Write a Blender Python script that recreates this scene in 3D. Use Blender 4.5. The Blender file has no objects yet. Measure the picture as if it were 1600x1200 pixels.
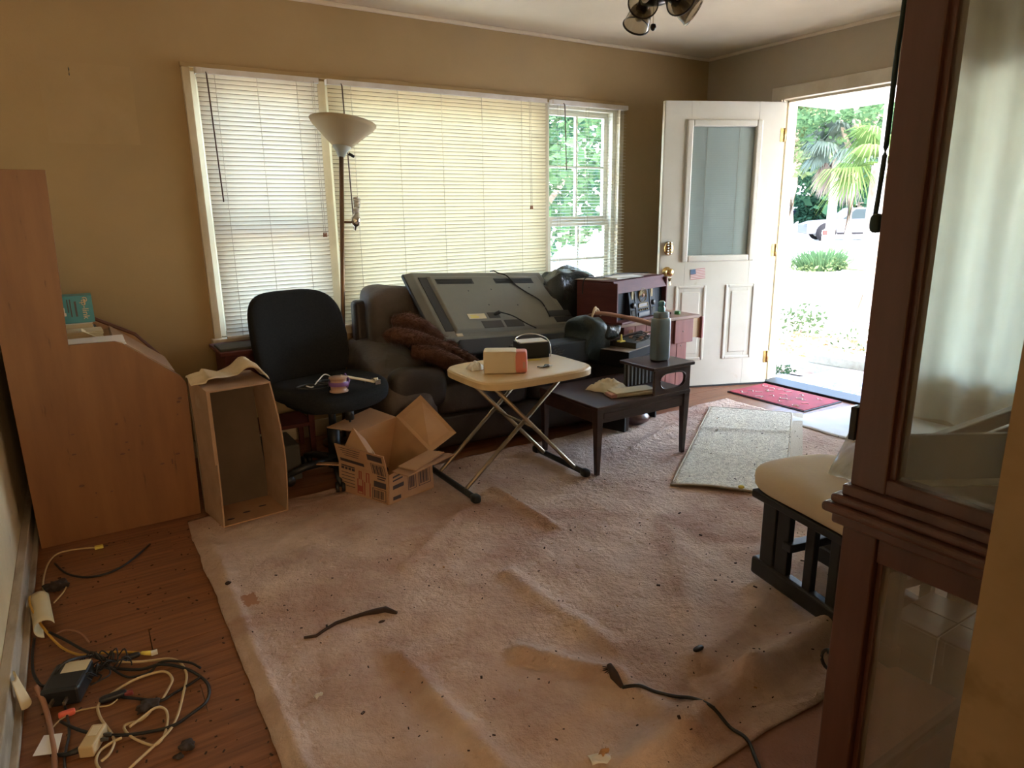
import bpy, math, random
from mathutils import Vector, Matrix, noise
random.seed(7)
S = bpy.context.scene
COL = S.collection
PI = math.pi
R = math.radians

# ---------------------------------------------------------------- camera
cd = bpy.data.cameras.new('camera'); cam = bpy.data.objects.new('camera', cd); COL.objects.link(cam)
cd.sensor_fit = 'HORIZONTAL'; cd.sensor_width = 36.0; cd.lens = 36.0*1060.062/1600.0; cd.clip_start = .02; cd.clip_end = 400
def cam_mat(yaw, pitch, roll, loc):
    sy, cy, sp, cp = math.sin(yaw), math.cos(yaw), math.sin(pitch), math.cos(pitch)
    f = Vector((sy*cp, cy*cp, -sp)); r = Vector((cy, -sy, 0)); u = r.cross(f)
    r2 = math.cos(roll)*r+math.sin(roll)*u; u2 = -math.sin(roll)*r+math.cos(roll)*u
    m = Matrix((r2, u2, -f)).transposed().to_4x4(); m.translation = loc
    return m
cam.matrix_world = cam_mat(R(32.262), R(14.228), R(-.853), Vector((0, 0, 1.312)))
S.camera = cam
# ---------------------------------------------------------------- exposure
S.view_settings.view_transform = 'Standard'; S.view_settings.look = 'None'
S.view_settings.gamma = 1; S.view_settings.use_curve_mapping = False
S.view_settings.exposure = 1.3
# ---------------------------------------------------------------- sky and sun
W = bpy.data.worlds.new('world'); S.world = W; W.use_nodes = True
wn = W.node_tree; bg = wn.nodes['Background']
sky = wn.nodes.new('ShaderNodeTexSky'); sky.sky_type = 'NISHITA'; sky.sun_disc = False
sky.sun_elevation = R(52); sky.sun_rotation = R(200); sky.air_density = 1.0; sky.dust_density = 2.5; sky.ozone_density = .8
wn.links.new(sky.outputs[0], bg.inputs[0]); bg.inputs[1].default_value = 2.7
sd = bpy.data.lights.new('sun', 'SUN'); sd.energy = 6; sd.angle = R(1.0); sd.color = (1, .96, .9)
sun = bpy.data.objects.new('sun', sd); COL.objects.link(sun)
sun.rotation_euler = Vector((-.30, -.55, 1.0)).to_track_quat('Z', 'Y').to_euler()
# added warm fill: unseen area lamp at the closed end of the hallway
hd = bpy.data.lights.new('hallway_fill', 'AREA'); hd.shape = 'RECTANGLE'; hd.energy = 18; hd.size = 1.1; hd.size_y = 1.7; hd.color = (1, .70, .40)
hl = bpy.data.objects.new('hallway_fill', hd); COL.objects.link(hl); hl.location = (.25, -2.55, 1.35); hl.rotation_euler = (R(90), 0, 0)

# ---------------------------------------------------------------- materials
def mat(name, c, c2=None, rough=.6, metal=0, scale=8, bump=0, bscale=None, stretch=(1, 1, 1), detail=5, lo=.35, hi=.65,
        spec=.5, trans=0, alpha=1, emit=0, coat=0, sheen=0, c3=None, s3=2, lo3=.5, hi3=.7, coord='Object'):
    m = bpy.data.materials.new(name); m.use_nodes = True
    n = m.node_tree.nodes; L = m.node_tree.links; b = n['Principled BSDF']
    b.inputs['Roughness'].default_value = rough; b.inputs['Metallic'].default_value = metal
    b.inputs['Specular IOR Level'].default_value = spec; b.inputs['Transmission Weight'].default_value = trans
    b.inputs['Alpha'].default_value = alpha; b.inputs['Coat Weight'].default_value = coat
    b.inputs['Sheen Weight'].default_value = sheen
    b.inputs['Base Color'].default_value = (*c, 1)
    if emit: b.inputs['Emission Color'].default_value = (*c, 1); b.inputs['Emission Strength'].default_value = emit
    tc = n.new('ShaderNodeTexCoord'); mp = n.new('ShaderNodeMapping'); mp.inputs['Scale'].default_value = stretch
    L.new(tc.outputs[coord], mp.inputs[0])
    def noi(sc, det=detail):
        t = n.new('ShaderNodeTexNoise'); t.inputs['Scale'].default_value = sc; t.inputs['Detail'].default_value = det
        t.inputs['Roughness'].default_value = .6; L.new(mp.outputs[0], t.inputs['Vector']); return t
    out = None
    def mixc(prev, col, sc, a, z):
        t = noi(sc); r = n.new('ShaderNodeMapRange'); r.inputs[1].default_value = a; r.inputs[2].default_value = z
        r.clamp = True; L.new(t.outputs['Fac'], r.inputs[0])
        x = n.new('ShaderNodeMix'); x.data_type = 'RGBA'; L.new(r.outputs[0], x.inputs[0])
        if isinstance(prev, tuple): x.inputs[6].default_value = (*prev, 1)
        else: L.new(prev, x.inputs[6])
        x.inputs[7].default_value = (*col, 1); return x.outputs[2]
    prev = c
    if c2: prev = mixc(prev, c2, scale, lo, hi)
    if c3: prev = mixc(prev, c3, s3, lo3, hi3)
    if not isinstance(prev, tuple): L.new(prev, b.inputs['Base Color'])
    if bump:
        t = noi(bscale or scale*4); bp = n.new('ShaderNodeBump'); bp.inputs['Strength'].default_value = min(1, bump)
        bp.inputs['Distance'].default_value = .01*max(1, bump); L.new(t.outputs['Fac'], bp.inputs['Height']); L.new(bp.outputs[0], b.inputs['Normal'])
    return m
def glass_mat(name, tint=(.95, .97, .96), gloss=.08, haze=0.0, hazec=(.6, .6, .55), rough=.02):
    m = bpy.data.materials.new(name); m.use_nodes = True; n = m.node_tree.nodes; L = m.node_tree.links
    n.remove(n['Principled BSDF']); o = n['Material Output']
    t = n.new('ShaderNodeBsdfTransparent'); t.inputs[0].default_value = (*tint, 1)
    g = n.new('ShaderNodeBsdfGlossy'); g.inputs['Roughness'].default_value = rough
    fr = n.new('ShaderNodeFresnel'); ge = n.new('ShaderNodeNewGeometry'); mr = n.new('ShaderNodeMapRange')   # thin pane: same reflectance on both faces
    mr.inputs[3].default_value = 1.45; mr.inputs[4].default_value = 1/1.45; L.new(ge.outputs['Backfacing'], mr.inputs[0]); L.new(mr.outputs[0], fr.inputs[0])
    mx = n.new('ShaderNodeMixShader'); L.new(fr.outputs[0], mx.inputs[0]); L.new(t.outputs[0], mx.inputs[1]); L.new(g.outputs[0], mx.inputs[2])
    last = mx.outputs[0]
    if haze:
        d = n.new('ShaderNodeBsdfDiffuse'); d.inputs[0].default_value = (*hazec, 1)
        no = n.new('ShaderNodeTexNoise'); no.inputs['Scale'].default_value = 5; no.inputs['Detail'].default_value = 8
        tc = n.new('ShaderNodeTexCoord'); mp = n.new('ShaderNodeMapping'); mp.inputs['Scale'].default_value = (1, 5, .5)
        L.new(tc.outputs['Object'], mp.inputs[0]); L.new(mp.outputs[0], no.inputs['Vector'])
        r = n.new('ShaderNodeMapRange'); r.inputs[1].default_value = .3; r.inputs[2].default_value = .75
        r.inputs[3].default_value = haze*.5; r.inputs[4].default_value = haze*1.5; L.new(no.outputs['Fac'], r.inputs[0])
        m2 = n.new('ShaderNodeMixShader'); L.new(r.outputs[0], m2.inputs[0]); L.new(last, m2.inputs[1]); L.new(d.outputs[0], m2.inputs[2]); last = m2.outputs[0]
    L.new(last, o.inputs[0]); return m
def translucent_mat(name, c, k=.4):
    m = bpy.data.materials.new(name); m.use_nodes = True; n = m.node_tree.nodes; L = m.node_tree.links
    n.remove(n['Principled BSDF']); o = n['Material Output']
    d = n.new('ShaderNodeBsdfDiffuse'); d.inputs[0].default_value = (*c, 1)
    t = n.new('ShaderNodeBsdfTranslucent'); t.inputs[0].default_value = (*c, 1)
    mx = n.new('ShaderNodeMixShader'); mx.inputs[0].default_value = k
    L.new(d.outputs[0], mx.inputs[1]); L.new(t.outputs[0], mx.inputs[2]); L.new(mx.outputs[0], o.inputs[0]); return m

M = {}
M['wall'] = mat('wall_paint', (.43, .295, .135), (.38, .255, .11), rough=.7, scale=1.2, bump=.08, bscale=60, c3=(.345, .245, .13), s3=.7, lo3=.52, hi3=.8)
M['wall_clean'] = mat('wall_clean_patch', (.425, .295, .139), (.385, .262, .115), rough=.7, scale=4)
M['ceiling'] = mat('ceiling_paint', (.78, .65, .47), (.70, .57, .40), rough=.8, scale=1.3, bump=.08, bscale=40)
M['wallr'] = mat('wall_paint_greyed', (.46, .37, .245), (.40, .32, .21), rough=.7, scale=1.2, bump=.08, bscale=60)
M['cardshade'] = mat('painted_carton_shade', (.13, .09, .055), (.10, .07, .04), rough=.9, scale=5)  # back wall of the tall carton, its inner shade put into the colour
M['trim'] = mat('trim_paint', (.62, .53, .38), (.52, .43, .29), rough=.45, scale=6)
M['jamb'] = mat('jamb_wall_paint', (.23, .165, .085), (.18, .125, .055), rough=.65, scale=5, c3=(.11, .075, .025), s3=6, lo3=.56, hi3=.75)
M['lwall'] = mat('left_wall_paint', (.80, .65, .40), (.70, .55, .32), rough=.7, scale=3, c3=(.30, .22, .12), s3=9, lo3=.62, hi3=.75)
M['base'] = mat('baseboard_paint', (.48, .40, .30), (.25, .19, .12), rough=.6, scale=14, stretch=(1, .3, 1), lo=.4, hi=.7)
M['door'] = mat('door_paint', (.64, .61, .52), (.59, .555, .46), rough=.4, scale=3, c3=(.5, .43, .3), s3=7, lo3=.66, hi3=.8)
M['plank'] = mat('laminate_plank', (.32, .125, .05), (.13, .044, .018), rough=.38, scale=5, stretch=(.5, 9, 1), lo=.3, hi=.7, bump=.1, bscale=20, c3=(.10, .06, .04), s3=1.5, lo3=.58, hi3=.75)
M['subfloor'] = mat('subfloor', (.06, .035, .02), rough=.8)
M['slat'] = translucent_mat('blind_slat_vinyl', (.72, .63, .42), .13)
M['slatw'] = translucent_mat('white_blind_slat_vinyl', (.71, .65, .51), .13)
M['slatshade'] = mat('overlap_shade_edge', (.17, .12, .06), rough=.9)  # brown edge strip: overlap shade between slats put into the colour
M['slat_open'] = mat('blind_slat_open', (.74, .66, .46), rough=.4)
M['rail'] = mat('blind_rail_metal', (.72, .67, .60), (.6, .52, .42), rough=.4, scale=5)
M['cordw'] = mat('blind_cord', (.45, .38, .28), rough=.7)
M['wand'] = mat('tilt_wand_plastic', (.10, .05, .035), rough=.3)
M['pane'] = glass_mat('window_pane')
M['sash'] = mat('sash_paint', (.72, .69, .58), rough=.5)
M['deskwood'] = mat('desk_veneer', (.26, .108, .030), (.20, .075, .019), rough=.42, scale=3, stretch=(3, 1, .4), c3=(.10, .035, .01), s3=12, lo3=.67, hi3=.74)
M['deskin'] = mat('desk_inner_veneer', (.48, .27, .13), (.40, .21, .1), rough=.5, scale=5)
M['deskedge'] = mat('desk_dark_edge', (.13, .045, .02), rough=.45)
M['card'] = mat('cardboard', (.44, .25, .13), (.38, .20, .10), rough=.85, scale=6, bump=.06, bscale=60)
M['cardin'] = mat('cardboard_inside', (.50, .29, .14), (.44, .245, .12), rough=.85, scale=6)
M['cardworn'] = mat('worn_cardboard', (.42, .26, .155), (.34, .2, .11), rough=.8, scale=8, c3=(.55, .42, .30), s3=4, lo3=.6, hi3=.75)
M['ink'] = mat('carton_ink', (.05, .035, .04), rough=.8)
M['inkred'] = mat('carton_red_ink', (.30, .06, .04), rough=.8)
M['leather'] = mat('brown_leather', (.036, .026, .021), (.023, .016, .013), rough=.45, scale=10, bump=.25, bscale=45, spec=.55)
M['leatherlit'] = mat('lit_brown_leather', (.105, .078, .060), (.075, .055, .043), rough=.6, scale=10, bump=.25, bscale=45)  # lighter copy of the leather, light on arm and cushion put into the colour
M['chairfab'] = mat('black_chair_fabric', (.012, .012, .012), (.018, .018, .017), rough=.95, scale=120, bump=.15, bscale=400, spec=.2)
M['blackpl'] = mat('black_plastic', (.014, .014, .014), rough=.45)
M['tvgrey'] = mat('tv_back_plastic', (.20, .19, .145), (.175, .165, .13), rough=.45, scale=5)
M['tvdark'] = mat('tv_dark_plastic', (.022, .022, .022), rough=.35)
M['metal'] = mat('tube_metal', (.34, .28, .20), rough=.38, metal=.9)
M['chrome'] = mat('bright_metal', (.75, .72, .66), rough=.2, metal=1)
M['brass'] = mat('brass', (.72, .50, .20), (.5, .33, .12), rough=.25, metal=1, scale=30)
M['tabletop'] = mat('cream_plastic_top', (.76, .56, .30), (.70, .50, .26), rough=.35, scale=4)
M['darkwood'] = mat('dark_stained_wood', (.060, .030, .024), (.038, .019, .016), rough=.38, scale=4, stretch=(1, 6, 6), coat=.15)
M['curio'] = mat('cherry_stained_wood', (.120, .052, .044), (.085, .036, .032), rough=.35, scale=4, stretch=(5, 5, .6), coat=.2)
M['red'] = mat('red_stained_pine', (.30, .082, .06), (.20, .05, .038), rough=.5, scale=4, stretch=(6, 6, .5))
M['redtop'] = mat('red_dresser_top', (.36, .22, .14), (.30, .15, .1), rough=.5, scale=5)
M['pine'] = mat('pale_pine', (.52, .33, .17), rough=.55)
M['radiowood'] = mat('mahogany_veneer', (.125, .032, .026), (.09, .022, .019), rough=.6, scale=4, stretch=(1, 1, 5), spec=.25)
M['radiodust'] = mat('dusty_wood_top', (.36, .31, .25), (.28, .2, .16), rough=.8, scale=6)
M['navy'] = mat('dark_blue_panel', (.02, .025, .035), rough=.65, spec=.2)
M['goldface'] = mat('gold_dial', (.34, .24, .10), rough=.6, metal=0, spec=.2)
M['paper'] = mat('white_paper', (.78, .74, .66), rough=.8)
M['cream'] = mat('cream_paper', (.72, .60, .38), (.66, .54, .32), rough=.8, scale=6)
M['creamcloth'] = mat('cream_cloth', (.66, .52, .34), (.55, .42, .26), rough=.9, scale=9, bump=.3, bscale=30)
M['tub'] = mat('cream_carton', (.76, .64, .44), rough=.6)
M['coral'] = mat('coral_plastic', (.80, .25, .18), rough=.45)
M['pinkp'] = mat('pink_print', (.66, .32, .24), rough=.7)
M['yellow'] = mat('yellow_paper', (.80, .65, .12), rough=.6)
M['fur'] = mat('brown_fur', (.15, .068, .042), (.09, .040, .025), rough=1, scale=25)
M['teal'] = mat('teal_print', (.04, .30, .32), (.035, .26, .28), rough=.4, scale=4)
M['carpet'] = mat('dirty_beige_carpet', (.70, .52, .405), (.45, .28, .20), rough=.95, lo=.36, hi=.68, scale=3.6, bump=2.2, bscale=38, detail=9,
                  c3=(.40, .20, .135), s3=1.6, lo3=.5, hi3=.75)
M['underlay'] = mat('pink_underlay', (.40, .215, .155), (.33, .165, .12), rough=.95, scale=5, bump=.8, bscale=120)
M['rug'] = mat('woven_rug', (.88, .80, .63), (.62, .54, .40), rough=.95, scale=60, bump=1.5, bscale=130, lo=.42, hi=.6)
M['rugborder'] = mat('rug_binding', (.52, .44, .32), rough=.95, bump=.5, bscale=200)
M['redmat'] = mat('red_doormat', (.38, .03, .045), (.24, .03, .035), rough=.9, scale=6)
M['matink'] = mat('doormat_white_print', (.66, .5, .46), rough=.9)
M['blackrub'] = mat('black_rubber', (.015, .015, .015), rough=.6)
M['sheet'] = mat('grey_white_sheet', (.62, .61, .57), (.55, .53, .49), rough=.7, scale=5)
M['bottle'] = mat('grey_blue_bottle', (.17, .22, .235), (.145, .19, .20), rough=.3, scale=5, spec=.6)
M['bottlecap'] = mat('blue_clear_cap', (.10, .28, .34), rough=.15, coat=.5)
M['beltan'] = mat('tan_liquid_band', (.42, .36, .22), rough=.4)
M['bag'] = mat('dark_plastic_bag', (.035, .042, .042), (.02, .024, .024), rough=.25, scale=6, bump=1.5, bscale=12, spec=.7)
M['bagteal'] = mat('dark_teal_bag', (.045, .065, .065), (.03, .042, .042), rough=.4, scale=5, bump=1.2, bscale=14)
M['tan'] = mat('tan_strap', (.36, .17, .09), rough=.6)
M['lampshade'] = translucent_mat('lamp_shade_glass', (.60, .50, .34), .35)
M['lampcup'] = mat('lamp_shade_cup', (.42, .46, .42), rough=.3)
M['pole'] = mat('bronze_pole', (.20, .12, .07), rough=.3, metal=.7)
M['bulb'] = mat('white_bulb', (.65, .62, .55), rough=.2)
M['gcord'] = mat('green_black_cord', (.010, .035, .030), rough=.5)
M['bcord'] = mat('black_cord', (.012, .011, .010), rough=.5)
M['ycord'] = mat('yellow_cord', (.62, .34, .05), rough=.5)
M['ivcord'] = mat('ivory_cord', (.56, .40, .20), rough=.5)
M['orange'] = mat('orange_plastic', (.85, .16, .09), rough=.5)
M['cushion'] = mat('tan_cushion', (.74, .61, .43), (.68, .55, .38), rough=.8, scale=4, bump=.1, bscale=80)
M['greytile'] = mat('dark_grey_tile', (.11, .105, .09), (.085, .08, .07), rough=.3, scale=3)
M['grout'] = mat('white_grout', (.60, .57, .50), rough=.6)
M['greyfab'] = mat('dark_grey_upholstery', (.05, .048, .042), rough=.9)
M['curtain'] = translucent_mat('white_curtain', (.70, .68, .57), .33)
M['curiopane'] = glass_mat('curio_glass', (.93, .93, .90), haze=.16, hazec=(.62, .62, .55))
M['curiolow'] = glass_mat('curio_lower_glass', (.95, .93, .9), haze=.22, hazec=(.60, .55, .48))
M['innerback'] = mat('cabinet_back_fabric', (.60, .62, .54), (.50, .52, .45), rough=.5, scale=5, stretch=(4, 4, .25), c3=(.68, .69, .62), s3=9, lo3=.55, hi3=.7)
M['innerrail'] = mat('cabinet_grey_rail', (.085, .085, .07), (.11, .11, .09), rough=.5, scale=8)
M['innerdeck'] = mat('cabinet_pale_deck', (.50, .46, .34), (.44, .40, .29), rough=.4, scale=8)
M['blackmatte'] = mat('matte_black_metal', (.012, .012, .013), rough=.8, spec=.15)
M['fan'] = mat('fan_bronze', (.035, .028, .022), rough=.3, metal=.6)
M['smoke'] = glass_mat('smoky_shade_glass', (.42, .36, .27), rough=.1)
M['flagred'] = mat('flag_red', (.45, .16, .16), rough=.6); M['flagblue'] = mat('flag_blue', (.10, .16, .25), rough=.6)
M['screen'] = mat('door_blind_grey', (.42, .46, .44), rough=.5)
M['dust'] = mat('dust_clump', (.055, .035, .025), (.03, .02, .015), rough=1, scale=40)
M['debris'] = mat('debris_dark', (.05, .03, .022), rough=1)
M['crumb'] = mat('crumb_tan', (.50, .27, .12), rough=.9)
M['purple'] = mat('purple_wrap', (.18, .08, .25), rough=.4)
M['reel'] = mat('copper_reel', (.42, .26, .18), rough=.4)
M['slate'] = mat('grey_cloth', (.07, .065, .055), rough=.9)
# outdoors
M['concrete'] = mat('pale_concrete', (.62, .58, .52), (.54, .50, .45), rough=.9, scale=4)
M['drive'] = mat('white_gravel_drive', (.50, .475, .44), (.42, .39, .36), rough=1, scale=3, c3=(.28, .23, .18), s3=20, lo3=.66, hi3=.8)
M['soil'] = mat('leafy_soil', (.30, .20, .14), (.44, .33, .25), rough=1, scale=12)
M['grass'] = mat('lawn', (.06, .12, .035), (.10, .16, .06), rough=1, scale=5)
M['timber'] = mat('grey_timber', (.36, .35, .30), (.28, .26, .22), rough=.9, scale=4, stretch=(1, 6, 6))
M['endgrain'] = mat('timber_end', (.48, .30, .14), rough=.9)
M['leaf1'] = translucent_mat('bright_leaf', (.045, .085, .038), .35); M['leaf2'] = translucent_mat('deep_leaf', (.022, .055, .033), .3)
M['leaf3'] = translucent_mat('yellow_green_leaf', (.075, .105, .045), .35); M['palmdead'] = translucent_mat('pale_dead_frond', (.14, .115, .10), .3)
M['palm'] = translucent_mat('palm_frond', (.075, .12, .036), .35); M['palmblue'] = translucent_mat('silver_palm_frond', (.078, .102, .082), .3)
M['bark'] = mat('bark', (.30, .24, .18), (.2, .15, .11), rough=1, scale=9)
M['carwhite'] = mat('white_car_paint', (.045, .047, .053), rough=.8, spec=.1); M['carblue'] = mat('blue_truck_paint', (.010, .016, .030), rough=.7, spec=.1)
M['carglass'] = mat('car_glass', (.008, .014, .016), rough=.6, spec=.1); M['tyre'] = mat('tyre', (.008, .008, .009), rough=.9, spec=.05)
M['tail'] = mat('red_lens', (.16, .012, .010), rough=.6, spec=.1)
M['brick'] = mat('red_brick_wall', (.085, .024, .018), (.065, .018, .014), rough=.9, scale=6)
M['housewhite'] = mat('white_siding', (.70, .70, .72), rough=.8); M['housegrey'] = mat('grey_siding', (.34, .37, .42), rough=.8)
M['roof'] = mat('roof_shingle', (.04, .036, .034), rough=.9)
M['porch'] = mat('porch_white_board', (.78, .74, .66), (.7, .66, .58), rough=.6, scale=5)

# ---------------------------------------------------------------- mesh builder
class MB:
    def __init__(s): s.v = []; s.f = []; s.sm = []
    def add(s, vs, fs, smooth=False):
        o = len(s.v); s.v += [tuple(v) for v in vs]; s.f += [tuple(i+o for i in f) for f in fs]; s.sm += [smooth]*len(fs); return s
    def box(s, x0, x1, y0, y1, z0, z1, m=None):
        vs = [Vector((x, y, z)) for z in (z0, z1) for y in (y0, y1) for x in (x0, x1)]
        if m: vs = [m @ v for v in vs]
        return s.add(vs, [(0, 2, 3, 1), (4, 5, 7, 6), (0, 1, 5, 4), (2, 6, 7, 3), (0, 4, 6, 2), (1, 3, 7, 5)])
    def hexa(s, b, t):   # bottom 4 pts and top 4 pts, counter-clockwise from above
        return s.add(list(b)+list(t), [(3, 2, 1, 0), (4, 5, 6, 7), (0, 1, 5, 4), (1, 2, 6, 5), (2, 3, 7, 6), (3, 0, 4, 7)])
    def slab(s, pts, n, th):   # polygon pts extruded along n by th
        n = Vector(n)*th; k = len(pts); a = [Vector(p) for p in pts]; b = [p+n for p in a]
        return s.add(a+b, [tuple(range(k))[::-1], tuple(range(k, 2*k))]+[(i, (i+1) % k, k+(i+1) % k, k+i) for i in range(k)])
    def tube(s, pts, r, n=6, closed=False, smooth=True):
        P = [Vector(p) for p in pts]; k = len(P); rings = []
        up = Vector((0, 0, 1))
        for i, p in enumerate(P):
            d = (P[(i+1) % k]-P[i-1]) if closed else (P[min(i+1, k-1)]-P[max(i-1, 0)])
            if d.length < 1e-9: d = Vector((1, 0, 0))
            d.normalize(); a = d.cross(up)
            if a.length < .05: a = d.cross(Vector((1, 0, 0)))
            a.normalize(); b = a.cross(d); rr = r[i] if isinstance(r, (list, tuple)) else r
            rings.append([p+(a*math.cos(2*PI*j/n)+b*math.sin(2*PI*j/n))*rr for j in range(n)])
        vs = [v for q in rings for v in q]; fs = []
        for i in range(k if closed else k-1):
            i2 = (i+1) % k
            for j in range(n): fs.append((i*n+j, i2*n+j, i2*n+(j+1) % n, i*n+(j+1) % n))
        if not closed: fs += [tuple(range(n)), tuple(range((k-1)*n, k*n))[::-1]]
        return s.add(vs, fs, smooth)
    def cyl(s, a, b, r, n=16, r2=None, smooth=True): return s.tube([a, b], [r, r if r2 is None else r2], n, smooth=smooth)
    def lathe(s, prof, c=(0, 0, 0), n=24, m=None, smooth=True):
        vs = []; fs = []; k = len(prof)
        for r, z in prof:
            for j in range(n):
                v = Vector((r*math.cos(2*PI*j/n), r*math.sin(2*PI*j/n), z))
                if m: v = m @ v
                vs.append(v+Vector(c))
        for i in range(k-1):
            for j in range(n): fs.append((i*n+j, i*n+(j+1) % n, (i+1)*n+(j+1) % n, (i+1)*n+j))
        return s.add(vs, fs, smooth)
    def sup(s, c, h, e1=.35, e2=.35, m=None, nu=32, nv=18, fn=None):   # superellipsoid (puffy block)
        vs = []; fs = []
        pw = lambda t, e: math.copysign(abs(t)**e, t)
        for i in range(nv+1):
            a = -PI/2+PI*i/nv
            for j in range(nu):
                b = 2*PI*j/nu
                v = Vector((h[0]*pw(math.cos(a), e1)*pw(math.cos(b), e2), h[1]*pw(math.cos(a), e1)*pw(math.sin(b), e2), h[2]*pw(math.sin(a), e1)))
                if fn: v = fn(v)
                if m: v = m @ v
                vs.append(v+Vector(c))
        for i in range(nv):
            for j in range(nu): fs.append((i*nu+j, i*nu+(j+1) % nu, (i+1)*nu+(j+1) % nu, (i+1)*nu+j))
        return s.add(vs, fs, True)
    def grid(s, fn, nu, nv, smooth=True, th=0):
        vs = [Vector(fn(i/nu, j/nv)) for j in range(nv+1) for i in range(nu+1)]
        q = lambda i, j: j*(nu+1)+i
        fs = [(q(i, j), q(i+1, j), q(i+1, j+1), q(i, j+1)) for j in range(nv) for i in range(nu)]
        if th:
            k = len(vs); vs = vs+[v-Vector((0, 0, th)) for v in vs]
            fs += [tuple(a+k for a in f)[::-1] for f in fs]
            bd = [q(i, 0) for i in range(nu)]+[q(nu, j) for j in range(nv)]+[q(i, nv) for i in range(nu, 0, -1)]+[q(0, j) for j in range(nv, 0, -1)]
            fs += [(bd[i-1], bd[i-1]+k, bd[i]+k, bd[i]) for i in range(len(bd))]
        return s.add(vs, fs, smooth)
    def xf(s, m): s.v = [tuple(m @ Vector(v)) for v in s.v]; return s
    def mesh(s, name, m):
        me = bpy.data.meshes.new(name); me.from_pydata(s.v, [], s.f); me.polygons.foreach_set('use_smooth', s.sm); me.update()
        if m: me.materials.append(M[m] if isinstance(m, str) else m)
        return me

def setp(o, label=None, cat=None, group=None, kind=None):
    if label: o['label'] = label
    if cat: o['category'] = cat
    if group: o['group'] = group
    if kind: o['kind'] = kind
    return o
def thing(name, label, cat, loc=(0, 0, 0), rz=0, group=None, kind=None, m=None):
    o = bpy.data.objects.new(name, None); COL.objects.link(o); o.empty_display_size = .1
    o.location = loc; o.rotation_euler = (0, 0, rz)
    return setp(o, label, cat, group, kind)
def wm(o):
    m = Matrix.Translation(o.location) @ o.rotation_euler.to_matrix().to_4x4()
    return wm(o.parent) @ m if o.parent else m
def part(name, mb, m, parent, world=False, bev=0, seg=2, label=None, kind=None, sub=0, loc=None):
    if world: mb.xf(wm(parent).inverted())
    o = bpy.data.objects.new(name, mb.mesh(name, m)); COL.objects.link(o); o.parent = parent
    if loc: o.location = loc
    if bev: b = o.modifiers.new('bevel', 'BEVEL'); b.width = bev; b.segments = seg; b.limit_method = 'ANGLE'; b.angle_limit = R(35)
    if sub: b = o.modifiers.new('sub', 'SUBSURF'); b.levels = sub; b.render_levels = sub
    return setp(o, label, None, None, kind)
def single(name, mb, m, label, cat, group=None, kind=None, bev=0, origin=None):
    xs = [v[0] for v in mb.v]; ys = [v[1] for v in mb.v]; zs = [v[2] for v in mb.v]
    c = Vector(origin or ((min(xs)+max(xs))/2, (min(ys)+max(ys))/2, min(zs)))
    mb.xf(Matrix.Translation(-c)); o = bpy.data.objects.new(name, mb.mesh(name, m)); COL.objects.link(o); o.location = c
    if bev: b = o.modifiers.new('bevel', 'BEVEL'); b.width = bev; b.segments = 2; b.limit_method = 'ANGLE'
    return setp(o, label, cat, group, kind)
def struct(name, mb, m, parent=None, bev=0):
    if parent: return part(name, mb, m, parent, bev=bev)
    o = single(name, mb, m, None, None, kind='structure', bev=bev, origin=(0, 0, 0)); return o
def copy_part(src, parent, loc=None, rot=None):
    c = src.copy(); COL.objects.link(c); c.parent = parent
    if loc is not None: c.location = loc
    if rot is not None: c.rotation_euler = rot
    return c
def smooth_path(pts, n=5):
    P = [Vector(p) for p in pts]; out = []
    for i in range(len(P)-1):
        p0 = P[max(i-1, 0)]; p1 = P[i]; p2 = P[i+1]; p3 = P[min(i+2, len(P)-1)]
        for k in range(n):
            t = k/n
            out.append(.5*((2*p1)+(-p0+p2)*t+(2*p0-5*p1+4*p2-p3)*t*t+(-p0+3*p1-3*p2+p3)*t**3))
    return out+[P[-1]]
def nz(x, y, z=0): return noise.noise(Vector((x, y, z)))
def rz(a): return Matrix.Rotation(a, 4, 'Z')
def T(x, y, z): return Matrix.Translation((x, y, z))

# ================================================================= ROOM SHELL
H = 2.44; WX = 4.38; WY = 4.0; LX = -.34
# left wall with baseboard
struct('wall_left', MB().box(LX-.12, LX, -2.6, WY+.15, 0, H), 'lwall')
struct('baseboard_left', MB().box(LX, LX+.028, -2.2, 3.95, 0, .10).box(LX, LX+.045, -2.2, 3.95, 0, .02), 'base', bev=.003)
# window wall, opening x .62..3.47, z .66..2.04
w = MB()
OX0, OX1, OZ0, OZ1 = .62, 3.47, .66, 2.03
w.box(LX-.12, OX0, WY, WY+.15, 0, H).box(OX1, WX+.14, WY, WY+.15, 0, H).box(OX0, OX1, WY, WY+.15, 0, OZ0).box(OX0, OX1, WY, WY+.15, OZ1, H)
wf = struct('wall_front', w, 'wall')
struct('trim_1', MB().box(-.34, WX, WY-.022, WY, H-.022, H), 'ceiling', bev=.006)
struct('trim_2', MB().box(WX-.022, WX, .34, WY-.022, H-.022, H), 'ceiling', bev=.006)
struct('baseboard_front', MB().box(LX+.03, WX, WY-.018, WY, 0, .10), 'trim', bev=.003)
# door wall, opening y 2.33..3.29
DY0, DY1, DZ = 2.31, 3.29, 2.05
struct('wall_right', MB().box(WX, WX+.14, DY1+.02, WY, 0, H).box(WX, WX+.14, .34, .85, 0, H).box(WX, WX+.14, 2.10, DY0-.02, 0, H).box(WX, WX+.14, .85, 2.10, 0, .30).box(WX, WX+.14, .85, 2.10, 2.05, H).box(WX, WX+.14, DY0-.02, DY1+.02, DZ+.02, H), 'wallr')
struct('baseboard_right', MB().box(WX-.018, WX, DY1+.09, WY-.02, 0, .10).box(WX-.018, WX, .34, DY0-.09, 0, .10), 'trim', bev=.003)
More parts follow.
